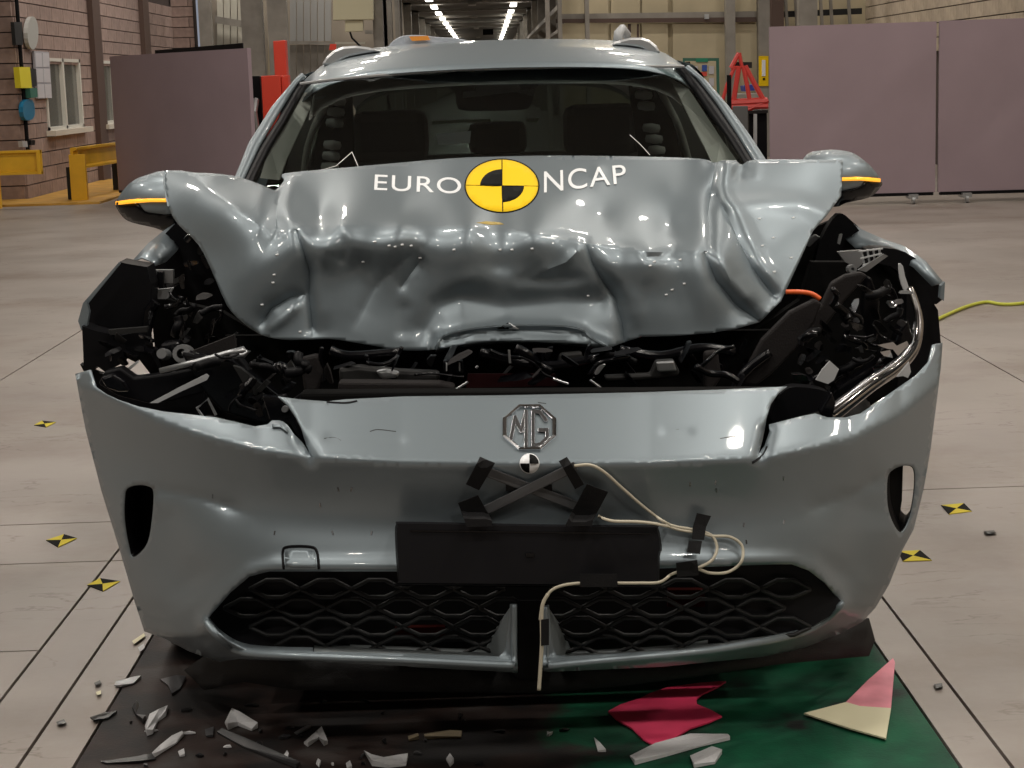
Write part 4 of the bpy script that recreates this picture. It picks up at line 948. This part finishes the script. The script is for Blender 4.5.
def wires(poly, Ya, Yc_, n, L=26):
    xs_, ys_ = [p[0] for p in poly], [p[1] for p in poly]; k = 0
    while k < n:
        x, y = rnd.uniform(min(xs_), max(xs_)), rnd.uniform(min(ys_), max(ys_))
        if not inside(np.array([x]), np.array([y]), poly)[0]: continue
        k += 1; a = rnd.uniform(0, 6.28); Y = rnd.uniform(Ya, Yc_); p = [(x, y, Y)]
        for _ in range(3):
            a += rnd.uniform(-.8, .8); x += math.cos(a) * L / 3; y += math.sin(a) * L / 3 * .7; Y += rnd.uniform(-.01, .02); p.append((x, y, Y))
        if not all(inside(np.array([q[0]]), np.array([q[1]]), poly)[0] for q in p): continue
        MB().tube([P(*q) for q in spline(p, 4)], rnd.choice((.003, .005, .008, .012)), 6).build('hose', rnd.choice((MG_, MG_, MB_)), car, smooth=True)
wires([(165, 290), (215, 290), (250, 340), (190, 352), (160, 345)], 4.4, 4.5, 8)
wires([(185, 355), (330, 350), (320, 392), (282, 398), (285, 420), (215, 412)], 4.08, 4.16, 14)
wires([(300, 345), (745, 345), (745, 386), (300, 388)], 4.12, 4.3, 26, 50)
wires([(815, 240), (850, 235), (905, 290), (905, 340), (830, 400), (760, 388), (830, 300)], 4.15, 4.4, 26)
litter([(165, 300), (200, 290), (225, 320), (240, 345), (190, 350), (165, 340)], 4.45, 4.58, 16, DK, 'broken_plastic_piece')
litter([(110, 335), (150, 332), (158, 360), (130, 358), (100, 375), (92, 350)], 4.3, 4.38, 10, DK, 'broken_plastic_piece')
litter([(215, 360), (300, 352), (300, 400), (282, 398), (270, 420), (225, 408)], 4.12, 4.23, 26, DK, 'broken_plastic_piece')
litter([(810, 240), (850, 230), (870, 262), (880, 300), (835, 300), (812, 280)], 4.7, 4.9, 16, DK + [GM_], 'broken_plastic_piece')
litter([(825, 320), (880, 275), (908, 290), (905, 335), (870, 370), (825, 400), (790, 390), (780, 370)], 4.2, 4.45, 44, DK + [CHD], 'broken_plastic_piece')
litter([(300, 350), (740, 350), (740, 384), (300, 386)], 4.2, 4.45, 40, [MG_, MB_, MG_, MB_, BR_], 'broken_plastic_piece', 5, 20)
litter([(165, 240), (190, 230), (210, 262), (215, 290), (172, 290)], 4.8, 4.9, 10, [MB_, MG_, DG_], 'broken_plastic_piece')
litter([(735, 350), (760, 335), (770, 350), (745, 380)], 4.45, 4.5, 6, DK, 'broken_plastic_piece')

# ================================================================== THINGS ON THE CAR
def Yc2(x, y):
    r = Yb(x, y) - .006; x = np.asarray(x, float); y = np.asarray(y, float)
    return np.where((x > 390) & (x < 668) & (y > 518), np.minimum(r, 3.678), r)
cross = empty('sensor_cross', on(Yb, 530, 491, -.02), 'pair of crossed grey contact sensor strips taped above the number plate holder', 'sensor')
for a, b, o_ in (((477, 468), (592, 512), .012), ((478, 514), (576, 466), .022)):
    dx, dy = b[0] - a[0], b[1] - a[1]; L = math.hypot(dx, dy); nx, ny = -dy / L * 5, dx / L * 5
    q = [(a[0] + nx, a[1] + ny), (b[0] + nx, b[1] + ny), (b[0] - nx, b[1] - ny), (a[0] - nx, a[1] - ny)]
    MB().poly([on(Yb, x, y, -o_) for x, y in q], [on(Yb, x, y, -o_ + .009) for x, y in q]).build('sensor_strip', BARM, cross, bevel=.002)
for q in ([(466, 484), (480, 457), (495, 463), (479, 490)], [(559, 461), (567, 457), (584, 484), (575, 489)], [(458, 503), (478, 495), (492, 521), (492, 526), (467, 527)], [(587, 484), (608, 492), (593, 520), (592, 526), (565, 526), (572, 512)], [(506, 484), (552, 485), (552, 491), (506, 491)]):
    sheet([q], [], lambda x, y, d_=(.004 if q[0][0] == 506 else .027): Yc2(x, y) - d_, 7).build('tape_strip', TAPE, cross, solid=.003)
def cable_path(pts, off=.006): return [P(a, b, float(Yc2(np.array([a]), np.array([b]))[0]) - off) for a, b in [tuple(q) for q in spline(pts, 8)]]
MB().tube(cable_path([(574, 466), (590, 465), (604, 472), (622, 488), (645, 508), (668, 524), (690, 529), (700, 531), (712, 536), (717, 548), (712, 560), (700, 567), (690, 569)], .012), .0034, 7).build('signal_cable', CABL, smooth=True)
tag(bpy.data.objects['signal_cable'], 'cream signal cable curving from the top right tape of the sensor cross', 'cable')
o = MB().tube(cable_path([(598, 516), (612, 521), (640, 522), (662, 525), (680, 530), (700, 533), (712, 536), (730, 537), (742, 546), (741, 562), (728, 572), (710, 573), (698, 569), (686, 570), (672, 574), (660, 582), (640, 583), (600, 583), (570, 584), (552, 590), (543, 604), (540, 620)], .012), .0034, 7).build('signal_cable', CABL, smooth=True)
tag(o, 'cream signal cable looping widest at right, then running under the number plate holder', 'cable')
o = MB().tube([P(a, b, 3.665) for a, b in spline([(548, 594), (542, 608), (542, 640), (541, 660), (539, 690)], 8)], .0042, 7).build('signal_cable', CABL, smooth=True)
tag(o, 'cream cable end hanging down in front of the gap in the lower lip', 'cable')
for q, lb, off in (([(697, 513), (711, 516), (706, 527), (704, 540), (692, 539), (693, 527)], 'black tape patch, uppermost on the loose cream cables right of the plate holder', .02), ([(689, 541), (702, 541), (700, 554), (687, 552)], 'small black tape patch directly below the uppermost cable tape', .022),
                   ([(676, 563), (697, 560), (699, 575), (677, 577)], 'black tape patch holding the cables just above the grille top edge', .022), ([(580, 574), (617, 574), (618, 587), (580, 587)], 'black tape patch holding the cable on the lower edge of the plate holder', .022)):
    o = sheet([q], [], lambda x, y, of=off: Yc2(x, y) - of, 7).build('tape_patch', TAPE, solid=.002); tag(o, lb, 'tape')
o = MB().slab([(541, 620), (549, 619), (549, 645), (541, 646)], 3.655, .003).build('tape_patch', TAPE); tag(o, 'black tape patch around the cable between the two grille halves', 'tape')
# plastic-wrapped device on the roof
WRAP = mat('clear_grey_wrap', (.42, .45, .50), .25, bump=.6, bscale=30)
dv = empty('wrapped_roof_device', (-.18, 6.9, 1.65), 'device wrapped in crumpled grey plastic with an orange label on the car roof', 'device')
dv_o = MB().slab(spline([(388, 49), (392, 42), (402, 36), (420, 35), (436, 37), (455, 38), (470, 41), (482, 44), (474, 48), (430, 50), (402, 50)], 3, True), 6.9, .28).build('wrapping', WRAP, dv, bevel=.012)
MB().slab([(409, 36.5), (428, 35.8), (430, 40), (412, 41)], 6.88, .01).build('orange_label', mat('orange_label', (.8, .30, .04), .5), dv)
MB().slab([(430, 44), (452, 43.4), (462, 44.3), (450, 45.3), (430, 45)], 6.885, .01).build('device_slot', MB_, dv)
part('roof_film', [(400, 52, 6.6), (440, 49, 6.9), (470, 48, 6.9), (452, 53, 6.5), (436, 56, 6.3), (424, 53, 6.5)], 6.6, LG_, .004, parent=roof)

# ================================================================== FLOOR THINGS
YELF = mat('dusty_yellow_vinyl', (.58, .47, .04), .7, spec=.2)
def floor_marker(cx, cy, pts, lb, ax=0):
    c = G(cx, cy, .002); m = empty('floor_marker', c, lb, 'marker', 'quartered floor markers')
    v = [G(a, b, .003) for a, b in pts]; cc = sum(v) / 4
    for i in range(4):
        tri = [cc, v[i], v[(i + 1) % 4]]; MB().poly(tri, [q - np.array([0, 0, .002]) for q in tri]).build('marker_quarter', YELF if i % 2 == ax else BLK, m)
YK = YEL
floor_marker(45, 424, [(34, 425), (42, 420.5), (56, 422), (46, 427)], 'small yellow and black floor marker, farthest one left of the car')
floor_marker(61, 541, [(46, 540), (64, 534), (77, 538), (58, 547)], 'yellow and black floor marker left of the bumper between two cross joints')
floor_marker(104, 585, [(87, 585), (100, 578), (120, 581), (103, 591)], 'yellow and black floor marker lying across the floor joint by the left bumper corner')
floor_marker(957, 508, [(941, 505), (964, 503), (972, 511), (949, 514)], 'yellow and black floor marker standing clear on the right floor slab', 0)
floor_marker(915, 555, [(898, 551), (920, 550), (932, 560), (903, 561)], 'yellow and black floor marker half hidden behind the right bumper corner', 0)
o = MB().tube([G(a, b, .012) for a, b in spline([(900, 335), (925, 325), (942, 317), (960, 309), (975, 304), (988, 302), (1000, 304), (1015, 304), (1040, 301)], 6)], .011, 8).build('yellow_cable', mat('yellow_green_cable', (.50, .52, .06), .5), smooth=True)
tag(o, 'yellow-green cable lying on the floor right of the car', 'cable')
PINK = mat('pink_card', (.75, .045, .13), .5, var=.08, vscale=10); PINK2 = mat('faded_pink_card', (.62, .22, .27), .6, var=.15, vscale=10); CRM = mat('cream_card', (.62, .58, .40), .6)
def flat(px, z, t, name, m, parent=None):
    v = [G(a, b, z) for a, b in px]; return MB().poly(v, [q - np.array([0, 0, t]) for q in v]).build(name, m, parent)
o = flat(spline([(608, 711), (640, 698), (668, 687), (726, 681), (702, 694), (697, 704), (722, 716), (690, 728), (656, 746), (632, 728)], 2, True), .012, .004, 'pink_card', PINK); tag(o, 'bright pink card sheet lying on the green painted plate', 'card')
cr_ = empty('two_tone_card', G(860, 705, .01), 'triangular card, pink above and cream below, near the right plate edge', 'card')
flat([(846, 702), (868, 680), (893, 658), (895, 662), (891, 708), (860, 706)], .014, .004, 'pink_part', PINK2, cr_); flat([(804, 713), (846, 702), (860, 706), (891, 708), (886, 738), (850, 728)], .014, .004, 'cream_part', CRM, cr_)
WSH = mat('white_plastic_shard', (.50, .50, .51), .35, bump=.3, bscale=60); GSH = mat('grey_plastic_shard', (.03, .03, .032), .4); BSH = mat('black_plastic_shard', (.008, .008, .009), .3)
def shard(px, h, m, lb, z=.006):
    h *= .55; mb = MB(); base = [G(a, b, z) for a, b in px]; n = len(px); top = [q + np.array([0, 0, h * (.3 + .7 * ((i * 37) % 5) / 4)]) for i, q in enumerate(base)]
    o = mb.poly(top, base).build('plastic_shard', m); tag(o, lb, 'debris', 'broken pieces on the plate'); return o
for px, h, m, lb in (
    ([(630, 757), (655, 746), (690, 738), (728, 736), (730, 740), (700, 747), (665, 757), (635, 765)], .02, WSH, 'long white crumpled foil strip in front of the pink card'),
    ([(690, 757), (712, 749), (722, 754), (715, 764), (694, 768)], .02, WSH, 'small white foil scrap below the long white strip'),
    ([(594, 738), (600, 744), (606, 752), (598, 752)], .012, WSH, 'tiny pale fragment left of the long white foil strip'),
    ([(145, 728), (150, 718), (160, 715), (168, 708), (166, 716), (158, 722), (153, 734), (147, 736)], .03, WSH, 'white splintered fragment at left with a raised point'),
    ([(152, 754), (160, 748), (172, 740), (182, 733), (184, 736), (176, 744), (160, 754), (154, 758)], .02, WSH, 'long white sliver lying near the left bottom corner'),
    ([(100, 762), (130, 759), (152, 756), (156, 760), (140, 763), (106, 764)], .012, BSH, 'flat black splinter touching the long white sliver'),
    ([(225, 724), (232, 712), (240, 718), (252, 722), (258, 728), (252, 731), (238, 726), (228, 730)], .03, WSH, 'white torn fragment in front of the left half of the bumper'),
    ([(304, 744), (318, 734), (322, 733), (328, 744), (324, 746), (319, 739), (308, 747)], .03, WSH, 'white angled corner piece'),
    ([(294, 733), (308, 726), (311, 728), (297, 735)], .01, GM_, 'thin bright sliver left of the white angled corner piece'),
    ([(364, 752), (372, 758), (384, 763), (400, 757), (408, 758), (406, 766), (388, 768), (372, 766)], .025, WSH, 'white hooked fragment at the bottom edge left of centre'),
    ([(408, 737), (418, 735), (419, 739), (409, 741)], .015, mat('tan_tube_piece', (.20, .16, .10), .5), 'short tan tube piece'),
    ([(424, 735), (450, 732), (462, 734), (461, 738), (425, 739)], .015, bpy.data.materials['tan_tube_piece'], 'longer tan tube piece beside the short one'),
    ([(446, 760), (450, 756), (454, 763), (450, 767)], .02, WSH, 'small white chip at the bottom edge near the middle'),
    ([(316, 764), (318, 760), (321, 763), (319, 768)], .012, WSH, 'tiny white chip below the angled corner piece'),
    ([(283, 757), (287, 752), (289, 756), (286, 762)], .012, WSH, 'tiny white chip left of and below the angled corner piece'),
    ([(346, 764), (350, 762), (352, 768), (347, 769)], .012, WSH, 'tiny white chip left of the hooked fragment'),
    ([(178, 752), (184, 750), (185, 756), (180, 757)], .012, WSH, 'tiny white chip right of the long white sliver'),
    ([(116, 682), (134, 678), (141, 678), (134, 684), (122, 687), (114, 686)], .012, GM_, 'grey curved flake on the left edge of the plate'),
    ([(160, 680), (176, 677), (186, 679), (180, 690), (172, 696), (168, 686)], .015, GSH, 'grey broken flake under the left end of the bumper'),
    ([(132, 708), (137, 704), (140, 712), (146, 718), (143, 724), (136, 716)], .03, BSH, 'black hooked piece beside the splintered white fragment'),
    ([(217, 733), (222, 731), (250, 744), (300, 764), (296, 768), (244, 748)], .02, GSH, 'long thin dark grey rod-like splinter'),
    ([(205, 730), (214, 728), (213, 737), (206, 737)], .012, GSH, 'small dark grey lump before the torn white fragment'),
    ([(90, 718), (104, 714), (117, 713), (108, 719), (94, 722)], .012, BSH, 'black wedge-shaped flake at the left plate edge'),
    ([(138, 648), (144, 645), (145, 650), (140, 653)], .012, WSH, 'tiny white chip beside the left bumper corner'),
):
    shard(px, h, m, lb)
rs = random.Random(11)
for k in range(34):
    x, y = rs.uniform(95, 600), rs.uniform(700, 766)
    if x < 95 + (766 - y) * .62: continue
    a = rs.uniform(0, 3.14); L = rs.uniform(2, 8); w_ = rs.uniform(1, 2.6); q = []
    for u, v in ((-1, -.3), (-.3, -1), (.8, -.5), (1, .4), (.1, 1), (-.7, .6)):
        u *= rs.uniform(.6, 1.2) * L; v *= rs.uniform(.6, 1.2) * w_; q.append((x + u * math.cos(a) - v * math.sin(a), y + (u * math.sin(a) + v * math.cos(a)) * .6))
    shard(q, .012, rs.choice((BSH, BSH, GSH, GSH, WSH)), 'tiny splinter scattered among the larger debris on the plate')['group'] = 'tiny splinters on the plate'
for px, lb in (([(132, 641), (144, 633), (145, 636), (134, 644)], 'small tan splinter beside the left bumper corner'), ([(94, 683), (100, 680), (101, 683), (96, 686)], 'small dark chip on the concrete left of the plate'), ([(56, 722), (64, 719), (66, 723), (58, 725)], 'small dark chip on the concrete near the left bottom'), ([(96, 692), (101, 690), (101, 694), (97, 695)], 'small pale chip on the concrete beside the plate'),
                ([(984, 531), (994, 530), (996, 533), (987, 534)], 'small dark chip on the right floor slab'), ([(934, 684), (942, 683), (943, 687), (936, 688)], 'small dark chip beside the right plate edge')):
    o = MB().poly([G(a, b, .008) for a, b in px], [G(a, b, 0.001) for a, b in px]).build('floor_chip', CRM if 'tan' in lb or 'pale' in lb else BSH); tag(o, lb, 'debris', 'chips on the concrete')

# ================================================================== BACKGROUND THINGS
FAB = mat('mauve_screen_fabric', (.32, .245, .275), .85, var=.05, vscale=1.2, bump=.15, bscale=6)
def screen(a, b, z1, lb, dividers=(0,), grp='fabric-covered acoustic screens', z0=.12):
    a = Vector((a[0], a[1], 0)); b = Vector((b[0], b[1], 0)); d = (b - a).normalized(); n = Vector((-d.y, d.x, 0)); L = (b - a).length
    r = empty('fabric_screen', (a + b) / 2, lb, 'screen', grp)
    rows_ = []
    def quad(u0, u1, z0_, z1_, t0, t1): return [a + d * u0 - n * t0 + Vector((0, 0, z0_)), a + d * u1 - n * t0 + Vector((0, 0, z0_)), a + d * u1 - n * t0 + Vector((0, 0, z1_)), a + d * u0 - n * t0 + Vector((0, 0, z1_))], [a + d * u0 + n * t1 + Vector((0, 0, z0_)), a + d * u1 + n * t1 + Vector((0, 0, z0_)), a + d * u1 + n * t1 + Vector((0, 0, z1_)), a + d * u0 + n * t1 + Vector((0, 0, z1_))]
    mb = MB(); N_ = 40; rr = []
    for j in range(25):
        row = []
        for i in range(N_ + 1):
            u = i / N_; v = j / 24
            w_ = .006 * math.sin(9 * u + 4 * v) * math.sin(3.1 * v) + .014 * math.exp(-((u * .8 - v * 0 - .9 + .9 * (v)) / .05) ** 2) * v * (1 - v)
            p = a + d * (u * L) - n * (.035 + w_); row.append((p.x, p.y, z0 + (z1 - z0) * (1 - v)))
        rr.append(row)
    mb.grid(rr); mb.build('fabric_front', FAB, r, smooth=True)
    MB().poly(*quad(0, L, z0, z1, .03, .03)).build('screen_panel', FAB, r, bevel=.008)
    MB().poly(*quad(.02, L - .02, .09, .125, .045, .03)).build('bottom_rail', MB_, r)
    for u in (.3, L - .25):
        c = a + d * u; w2 = MB()
        w2.tube([c - n * .1 + Vector((0, 0, .045)) - d * .015, c - n * .1 + Vector((0, 0, .045)) + d * .015], .045, 14)
        w2.build('caster', GM_, r); MB().poly(*quad(u - .05, u + .05, .06, .11, .13, .1)).build('caster_bracket', GM_, r)
    return r
pr0, pr1, pr2 = P(769, 25, 20.1), P(936, 22, 20.0), P(1110, 17, 19.9)
screen(pr0, pr1, 1.98, 'mauve fabric-covered screen on casters right of the car, nearer the middle')
screen((pr1[0] + .03, 19.98), pr2, 1.985, 'mauve fabric-covered screen on casters at the right picture edge')
pl0, pl1 = P(112, 57, 26.2), P(249, 48, 23)
pl0 = P(112, 57, 25.6)
screen(pl0, pl1, 1.985, 'mauve fabric-covered screen left of the car, before the block wall')
sb0, sb1 = P(155, 53, 27.5), P(243, 49, 25.5)
o = MB().poly([(sb0[0], sb0[1], .1), (sb1[0], sb1[1], .1), (sb1[0], sb1[1], 2.11), (sb0[0], sb0[1], 2.09)], [(sb0[0], sb0[1] + .08, .1), (sb1[0], sb1[1] + .08, .1), (sb1[0], sb1[1] + .08, 2.11), (sb0[0], sb0[1] + .08, 2.09)]).build('black_screen', MB_); tag(o, 'black screen whose top edge shows behind the left mauve screen', 'screen')
RED = mat('red_machine_paint', (.62, .045, .02), .45); REDF = mat('red_frame_paint', (.65, .06, .05), .4)
lf = empty('red_lift', P(274, 200, 28) * np.array([1, 1, 0]), 'red steel lift columns between the left screen and the car', 'machine')
def down(px, Y, t, name, m, parent=None):      # prism from these pixels' top corners down to the floor
    a = P(px[0][0], px[0][1], Y); b = P(px[1][0], px[1][1], Y)
    return MB().poly([(a[0], Y, .0), (b[0], Y, .0), (b[0], Y, b[2]), (a[0], Y, a[2])], [(a[0], Y + t, 0), (b[0], Y + t, 0), (b[0], Y + t, b[2]), (a[0], Y + t, a[2])]).build(name, m, parent, bevel=.01)
down([(273, 41), (285, 40)], 29, .3, 'tall_column', RED, lf); down([(261, 76), (280, 75)], 28, .4, 'lift_column', RED, lf); down([(281, 76), (288, 75)], 28.1, .3, 'lift_column', RED, lf)
down([(252, 76), (260, 76)], 28.3, .3, 'control_cabinet', MB_, lf)
MB().tube([P(256, 100, 28.1), P(254, 112, 27.9), P(257, 130, 28)], .05, 8).build('hose', GM_, lf)
o = MB().slab([(330, 44), (336, 44), (336, 50), (329, 50)], 30, .1).build('red_valve', RED, bwl)
# yellow barriers
YB_ = mat('yellow_barrier_paint', (.72, .40, .02), .45, var=.08, vscale=4)
def barrier(a, b, lb, zt, h, post_u):
    a = Vector(a); b = Vector(b); d = (b - a).normalized(); n = Vector((-d.y, d.x, 0)); L = (b - a).length
    r = empty('yellow_barrier', (a.x, a.y, 0), lb, 'barrier', 'yellow floor barriers')
    prof = [(-.07, 0), (-.02, .02), (-.02, h - .02), (-.07, h), (-.07, h + .03), (.02, h + .03), (.02, -.03), (-.07, -.03)]
    rows_ = [[a + d * u + n * p + Vector((0, 0, zt - h + q)) for p, q in prof + prof[:1]] for u in (0, L)]
    mb = MB(); mb.grid(rows_); mb.f += [tuple(range(8)), tuple(range(17, 9, -1))]; mb.build('rail', YB_, r)
    MB().poly([a + d * u + n * -.02 + Vector((0, 0, z)) for u, z in ((L - .05, zt - h - .03), (L, zt - h - .03), (L, zt + .03), (L - .05, zt + .03))], [a + d * u + n * -.09 + Vector((0, 0, z)) for u, z in ((L - .05, zt - h - .03), (L, zt - h - .03), (L, zt + .03), (L - .05, zt + .03))]).build('rail_end', YB_, r)
    for u in post_u:
        p = a + d * u; MB().box((p.x - .05, p.y + .02, 0), (p.x + .05, p.y + .14, zt)).build('post', YB_, r)
        MB().box((p.x - .13, p.y + .02, 0), (p.x - .06, p.y + .1, zt - h)).build('brace', DG_, r)
    return r
e1 = P(42, 160, 24.2); barrier((-9.5, 24.2, 0), (e1[0], 24.2, 0), 'yellow steel barrier before the left front wall', float(P(40, 152, 24.2)[2]), .26, (2.9, 1.2))
b0 = P(72, 160, 25.2)
barrier((b0[0], 25.2, 0), (b0[0] + .42, 29.5, 0), 'yellow steel barrier with a broad end post along the block wall', .72, .24, (.1, 2.2, 3.9))
o = MB().box((b0[0] - .02, 25.1, 0), (b0[0] + .20, 25.18, .66)).build('end_post', YB_, [x for x in COL.objects if x.name == 'yellow_barrier.001'][0])
kb = struct(MB().box((-9.5, 24.6, 0), (-5.3, 25.85, .03)).build('trim_1', mat('yellow_floor_paint', (.55, .30, .05), .5, var=.15, vscale=3)))
kb2 = struct(MB().box((WX + .05, 25.85, 0), (-5.3, 31, .03)).build('trim_2', bpy.data.materials['yellow_floor_paint']))
# on the walls
XW = WX + .05
def onwall(px, name, m, lb, cat, t=.05, parent=None):
    v = [PX(a, b, XW + t) for a, b in px]; o = MB().poly(v, [q - np.array([t, 0, 0]) for q in v]).build(name, m, parent)
    return tag(o, lb, cat) if lb else o
o = MB().tube([(XW + .0, 25.98, 0.72), (XW + .0, 25.98, 3.2)], .03, 8).build('cable_duct', MB_); tag(o, 'black cable duct running up the corner of the block wall', 'duct')
onwall([(22, 22), (14, 22), (16, 45), (23, 45)], 'wall_lamp', DG_, 'dark wall lamp high beside the cable duct', 'lamp', .05)
onwall(ell(33, 33, 5.5, 16.5, n=20), 'wall_dish', mat('grey_dish', (.42, .42, .40), .4), 'grey round convex mirror high on the block wall', 'mirror', .06)
nb = empty('notice_sheets', PX(42, 75, XW), 'pale notice sheets on a board left of the window', 'notice')
PAP = mat('notice_paper', (.50, .49, .52), .7); 
onwall([(34, 51), (49, 52), (52, 98), (38, 99)], 'board', mat('grey_board', (.36, .35, .38), .7), None, None, .03, nb)
for r_ in range(3):
    for c_ in range(2):
        x = 35.3 + c_ * 7.2 + r_ * 1.2; y = 53 + r_ * 15.5
        onwall([(x, y), (x + 6.3, y + .2), (x + 7, y + 14), (x + .8, y + 14)], 'sheet', PAP, None, None, .04, nb)
onwall([(19, 67), (30, 67), (32, 88), (21, 88)], 'yellow_wall_box', mat('yellow_box', (.72, .62, .02), .5), 'bright yellow box on the block wall beside the notices', 'box', .08)
onwall([(30, 68), (36, 69), (37, 86), (32, 87)], 'gas_detector', DG_, 'dark instrument on the right side of the yellow wall box', 'instrument', .06)
onwall([(30, 88), (37, 88), (38, 97), (31, 98)], 'green_wall_unit', mat('green_unit', (.03, .14, .10), .5), 'dark green unit below the notices and above the blue one', 'box', .1)
onwall(spline([(24, 102), (30, 99), (34, 103), (35, 112), (33, 119), (26, 120), (23, 112)], 2, True), 'blue_dispenser', mat('blue_unit', (.01, .16, .30), .35), 'blue dispenser on the wall below the yellow box', 'dispenser', .06)
onwall([(22, 141), (27, 141), (28, 147), (23, 147)], 'wall_socket', LG_, 'white wall socket at the foot of the cable duct', 'socket', .06)
onwall([(31, 140), (35, 140), (35, 145), (31, 145)], 'wall_socket', MB_, 'small black socket right of the white one', 'socket', .05)
# cream electric boxes, cable
bxs = empty('electrical_cabinet', P(353, 10, 38) , 'cream electrical cabinets on the back wall above the car roof', 'cabinet')
EC = mat('cream_cabinet', (.62, .58, .40), .5)
MB().slab([(333, -12), (373, -12), (373, 19.5), (333, 20)], 37.2, .3).build('upper_box', EC, bxs, bevel=.01); MB().slab([(345, 20.5), (363, 20), (363, 31), (345, 32)], 37.3, .2).build('lower_box', EC, bxs, bevel=.01)
MB().tube([P(350, 32, 37.3), P(352, 38, 37.3), P(358, 44, 37.3), P(366, 52, 37.3)], .02, 6).build('cable', MB_, bxs)
# red frame, bench and boards right
rf = empty('red_frame_stand', P(745, 150, 24) * np.array([1, 1, 0]), 'red tubular frame stand between the car and the right screen', 'stand')
for ln, r_ in (([(735, 66), (727, 85), (722, 102)], .025), ([(739, 66), (736, 85), (733, 104)], .035), ([(743, 66), (747, 85), (750, 103)], .03), ([(745, 66), (754, 83), (764, 101)], .035), ([(730, 103), (766, 101)], .05), ([(731, 107), (768, 106)], .04), ([(744, 111), (768, 100)], .04), ([(739, 53), (731, 68)], .03), ([(739, 53), (742, 67), (731, 68)], .03)):
    MB().tube([P(a, b, 24) for a, b in ln], r_, 7).build('frame_tube', REDF, rf)
MB().slab([(734, 62), (752, 62), (752, 68), (734, 68)], 24.1, .05).build('top_plate', DG_, rf)
down([(749, 113), (767, 112)], 24, .6, 'bench_cabinet', MB_, rf); MB().slab([(748, 111), (768, 110), (768, 113), (748, 114)], 23.9, .8).build('bench_top', BR_, rf)
MB().slab([(754, 114), (757, 114), (757, 160), (754, 160)], 23.8, .05).build('bench_leg', LG_, rf)
gb = down([(733, 106), (748, 106)], 23.2, .05, 'grey_board', mat('dark_grey_board', (.10, .10, .10), .6)); tag(gb, 'dark grey board leaning behind the right windscreen pillar', 'board')
o = MB().tube([P(729, 75, 23.6), (P(729, 106, 23.6)[0], 23.6, 0)], .03, 6).build('black_pole', MB_); tag(o, 'black pole in front of the red frame stand', 'pole')
o = MB().slab([(744, 86), (758, 84), (759, 90), (745, 91.5)], 26.6, .4).build('blue_crate', mat('blue_crate', (.02, .04, .30), .5)); tag(o, 'blue crate seen behind the red frame stand', 'crate')
o = down([(735, 94), (762, 93)], 26.5, .6, 'workbench', STEEL); tag(o, 'pale workbench carrying the blue crate', 'bench')
ysn = empty('yellow_sign', P(764, 86, 32.3), 'narrow yellow wall sign at the left edge of the right screen', 'sign')
MB().slab([(759, 56), (768.5, 56), (768.5, 86), (759, 86)], 32.3, .04).build('sign_plate', YEL, ysn); MB().slab([(762, 60), (765.5, 60), (765.5, 76), (762, 76)], 32.28, .02).build('sign_print', WHITE, ysn); MB().slab([(763, 78), (765, 78), (765, 80), (763, 80)], 32.28, .02).build('sign_print', MB_, ysn)
GRN = mat('green_frame', (.03, .13, .09), .5)
nbd = empty('notice_board', P(705, 80, 31.5), 'green-framed notice board behind the right side of the car roof', 'board')
MB().slab([(683, 58), (719, 58), (720, 110), (683, 110)], 31.6, .05).build('frame', GRN, nbd); MB().slab([(685, 61), (716, 61), (717, 108), (685, 108)], 31.58, .03).build('board_face', CREAM, nbd)
for q, m in (([(696, 58), (708, 58), (708, 62), (696, 62)], mat('green_label', (.01, .22, .12), .5)), ([(690, 66), (698, 66), (698, 78), (690, 78)], PAP), ([(702, 65), (707, 65), (707, 71), (702, 71)], mat('blue_paper', (.03, .08, .35), .6)), ([(700, 72), (707, 72), (707, 76), (700, 76)], mat('red_paper', (.6, .06, .04), .6)), ([(709, 66), (714, 66), (714, 74), (709, 74)], PAP), ([(709, 78), (714, 78), (714, 86), (709, 86)], PAP)):
    MB().slab(q, 31.55, .01).build('pinned_sheet', m, nbd)
o = MB().box(P(705, 19, 32.5) , P(709, 14, 32.5) + np.array([0, .2, 0])).build('wall_camera', LG_); tag(o, 'small pale camera on the rail of the cream doors', 'camera')
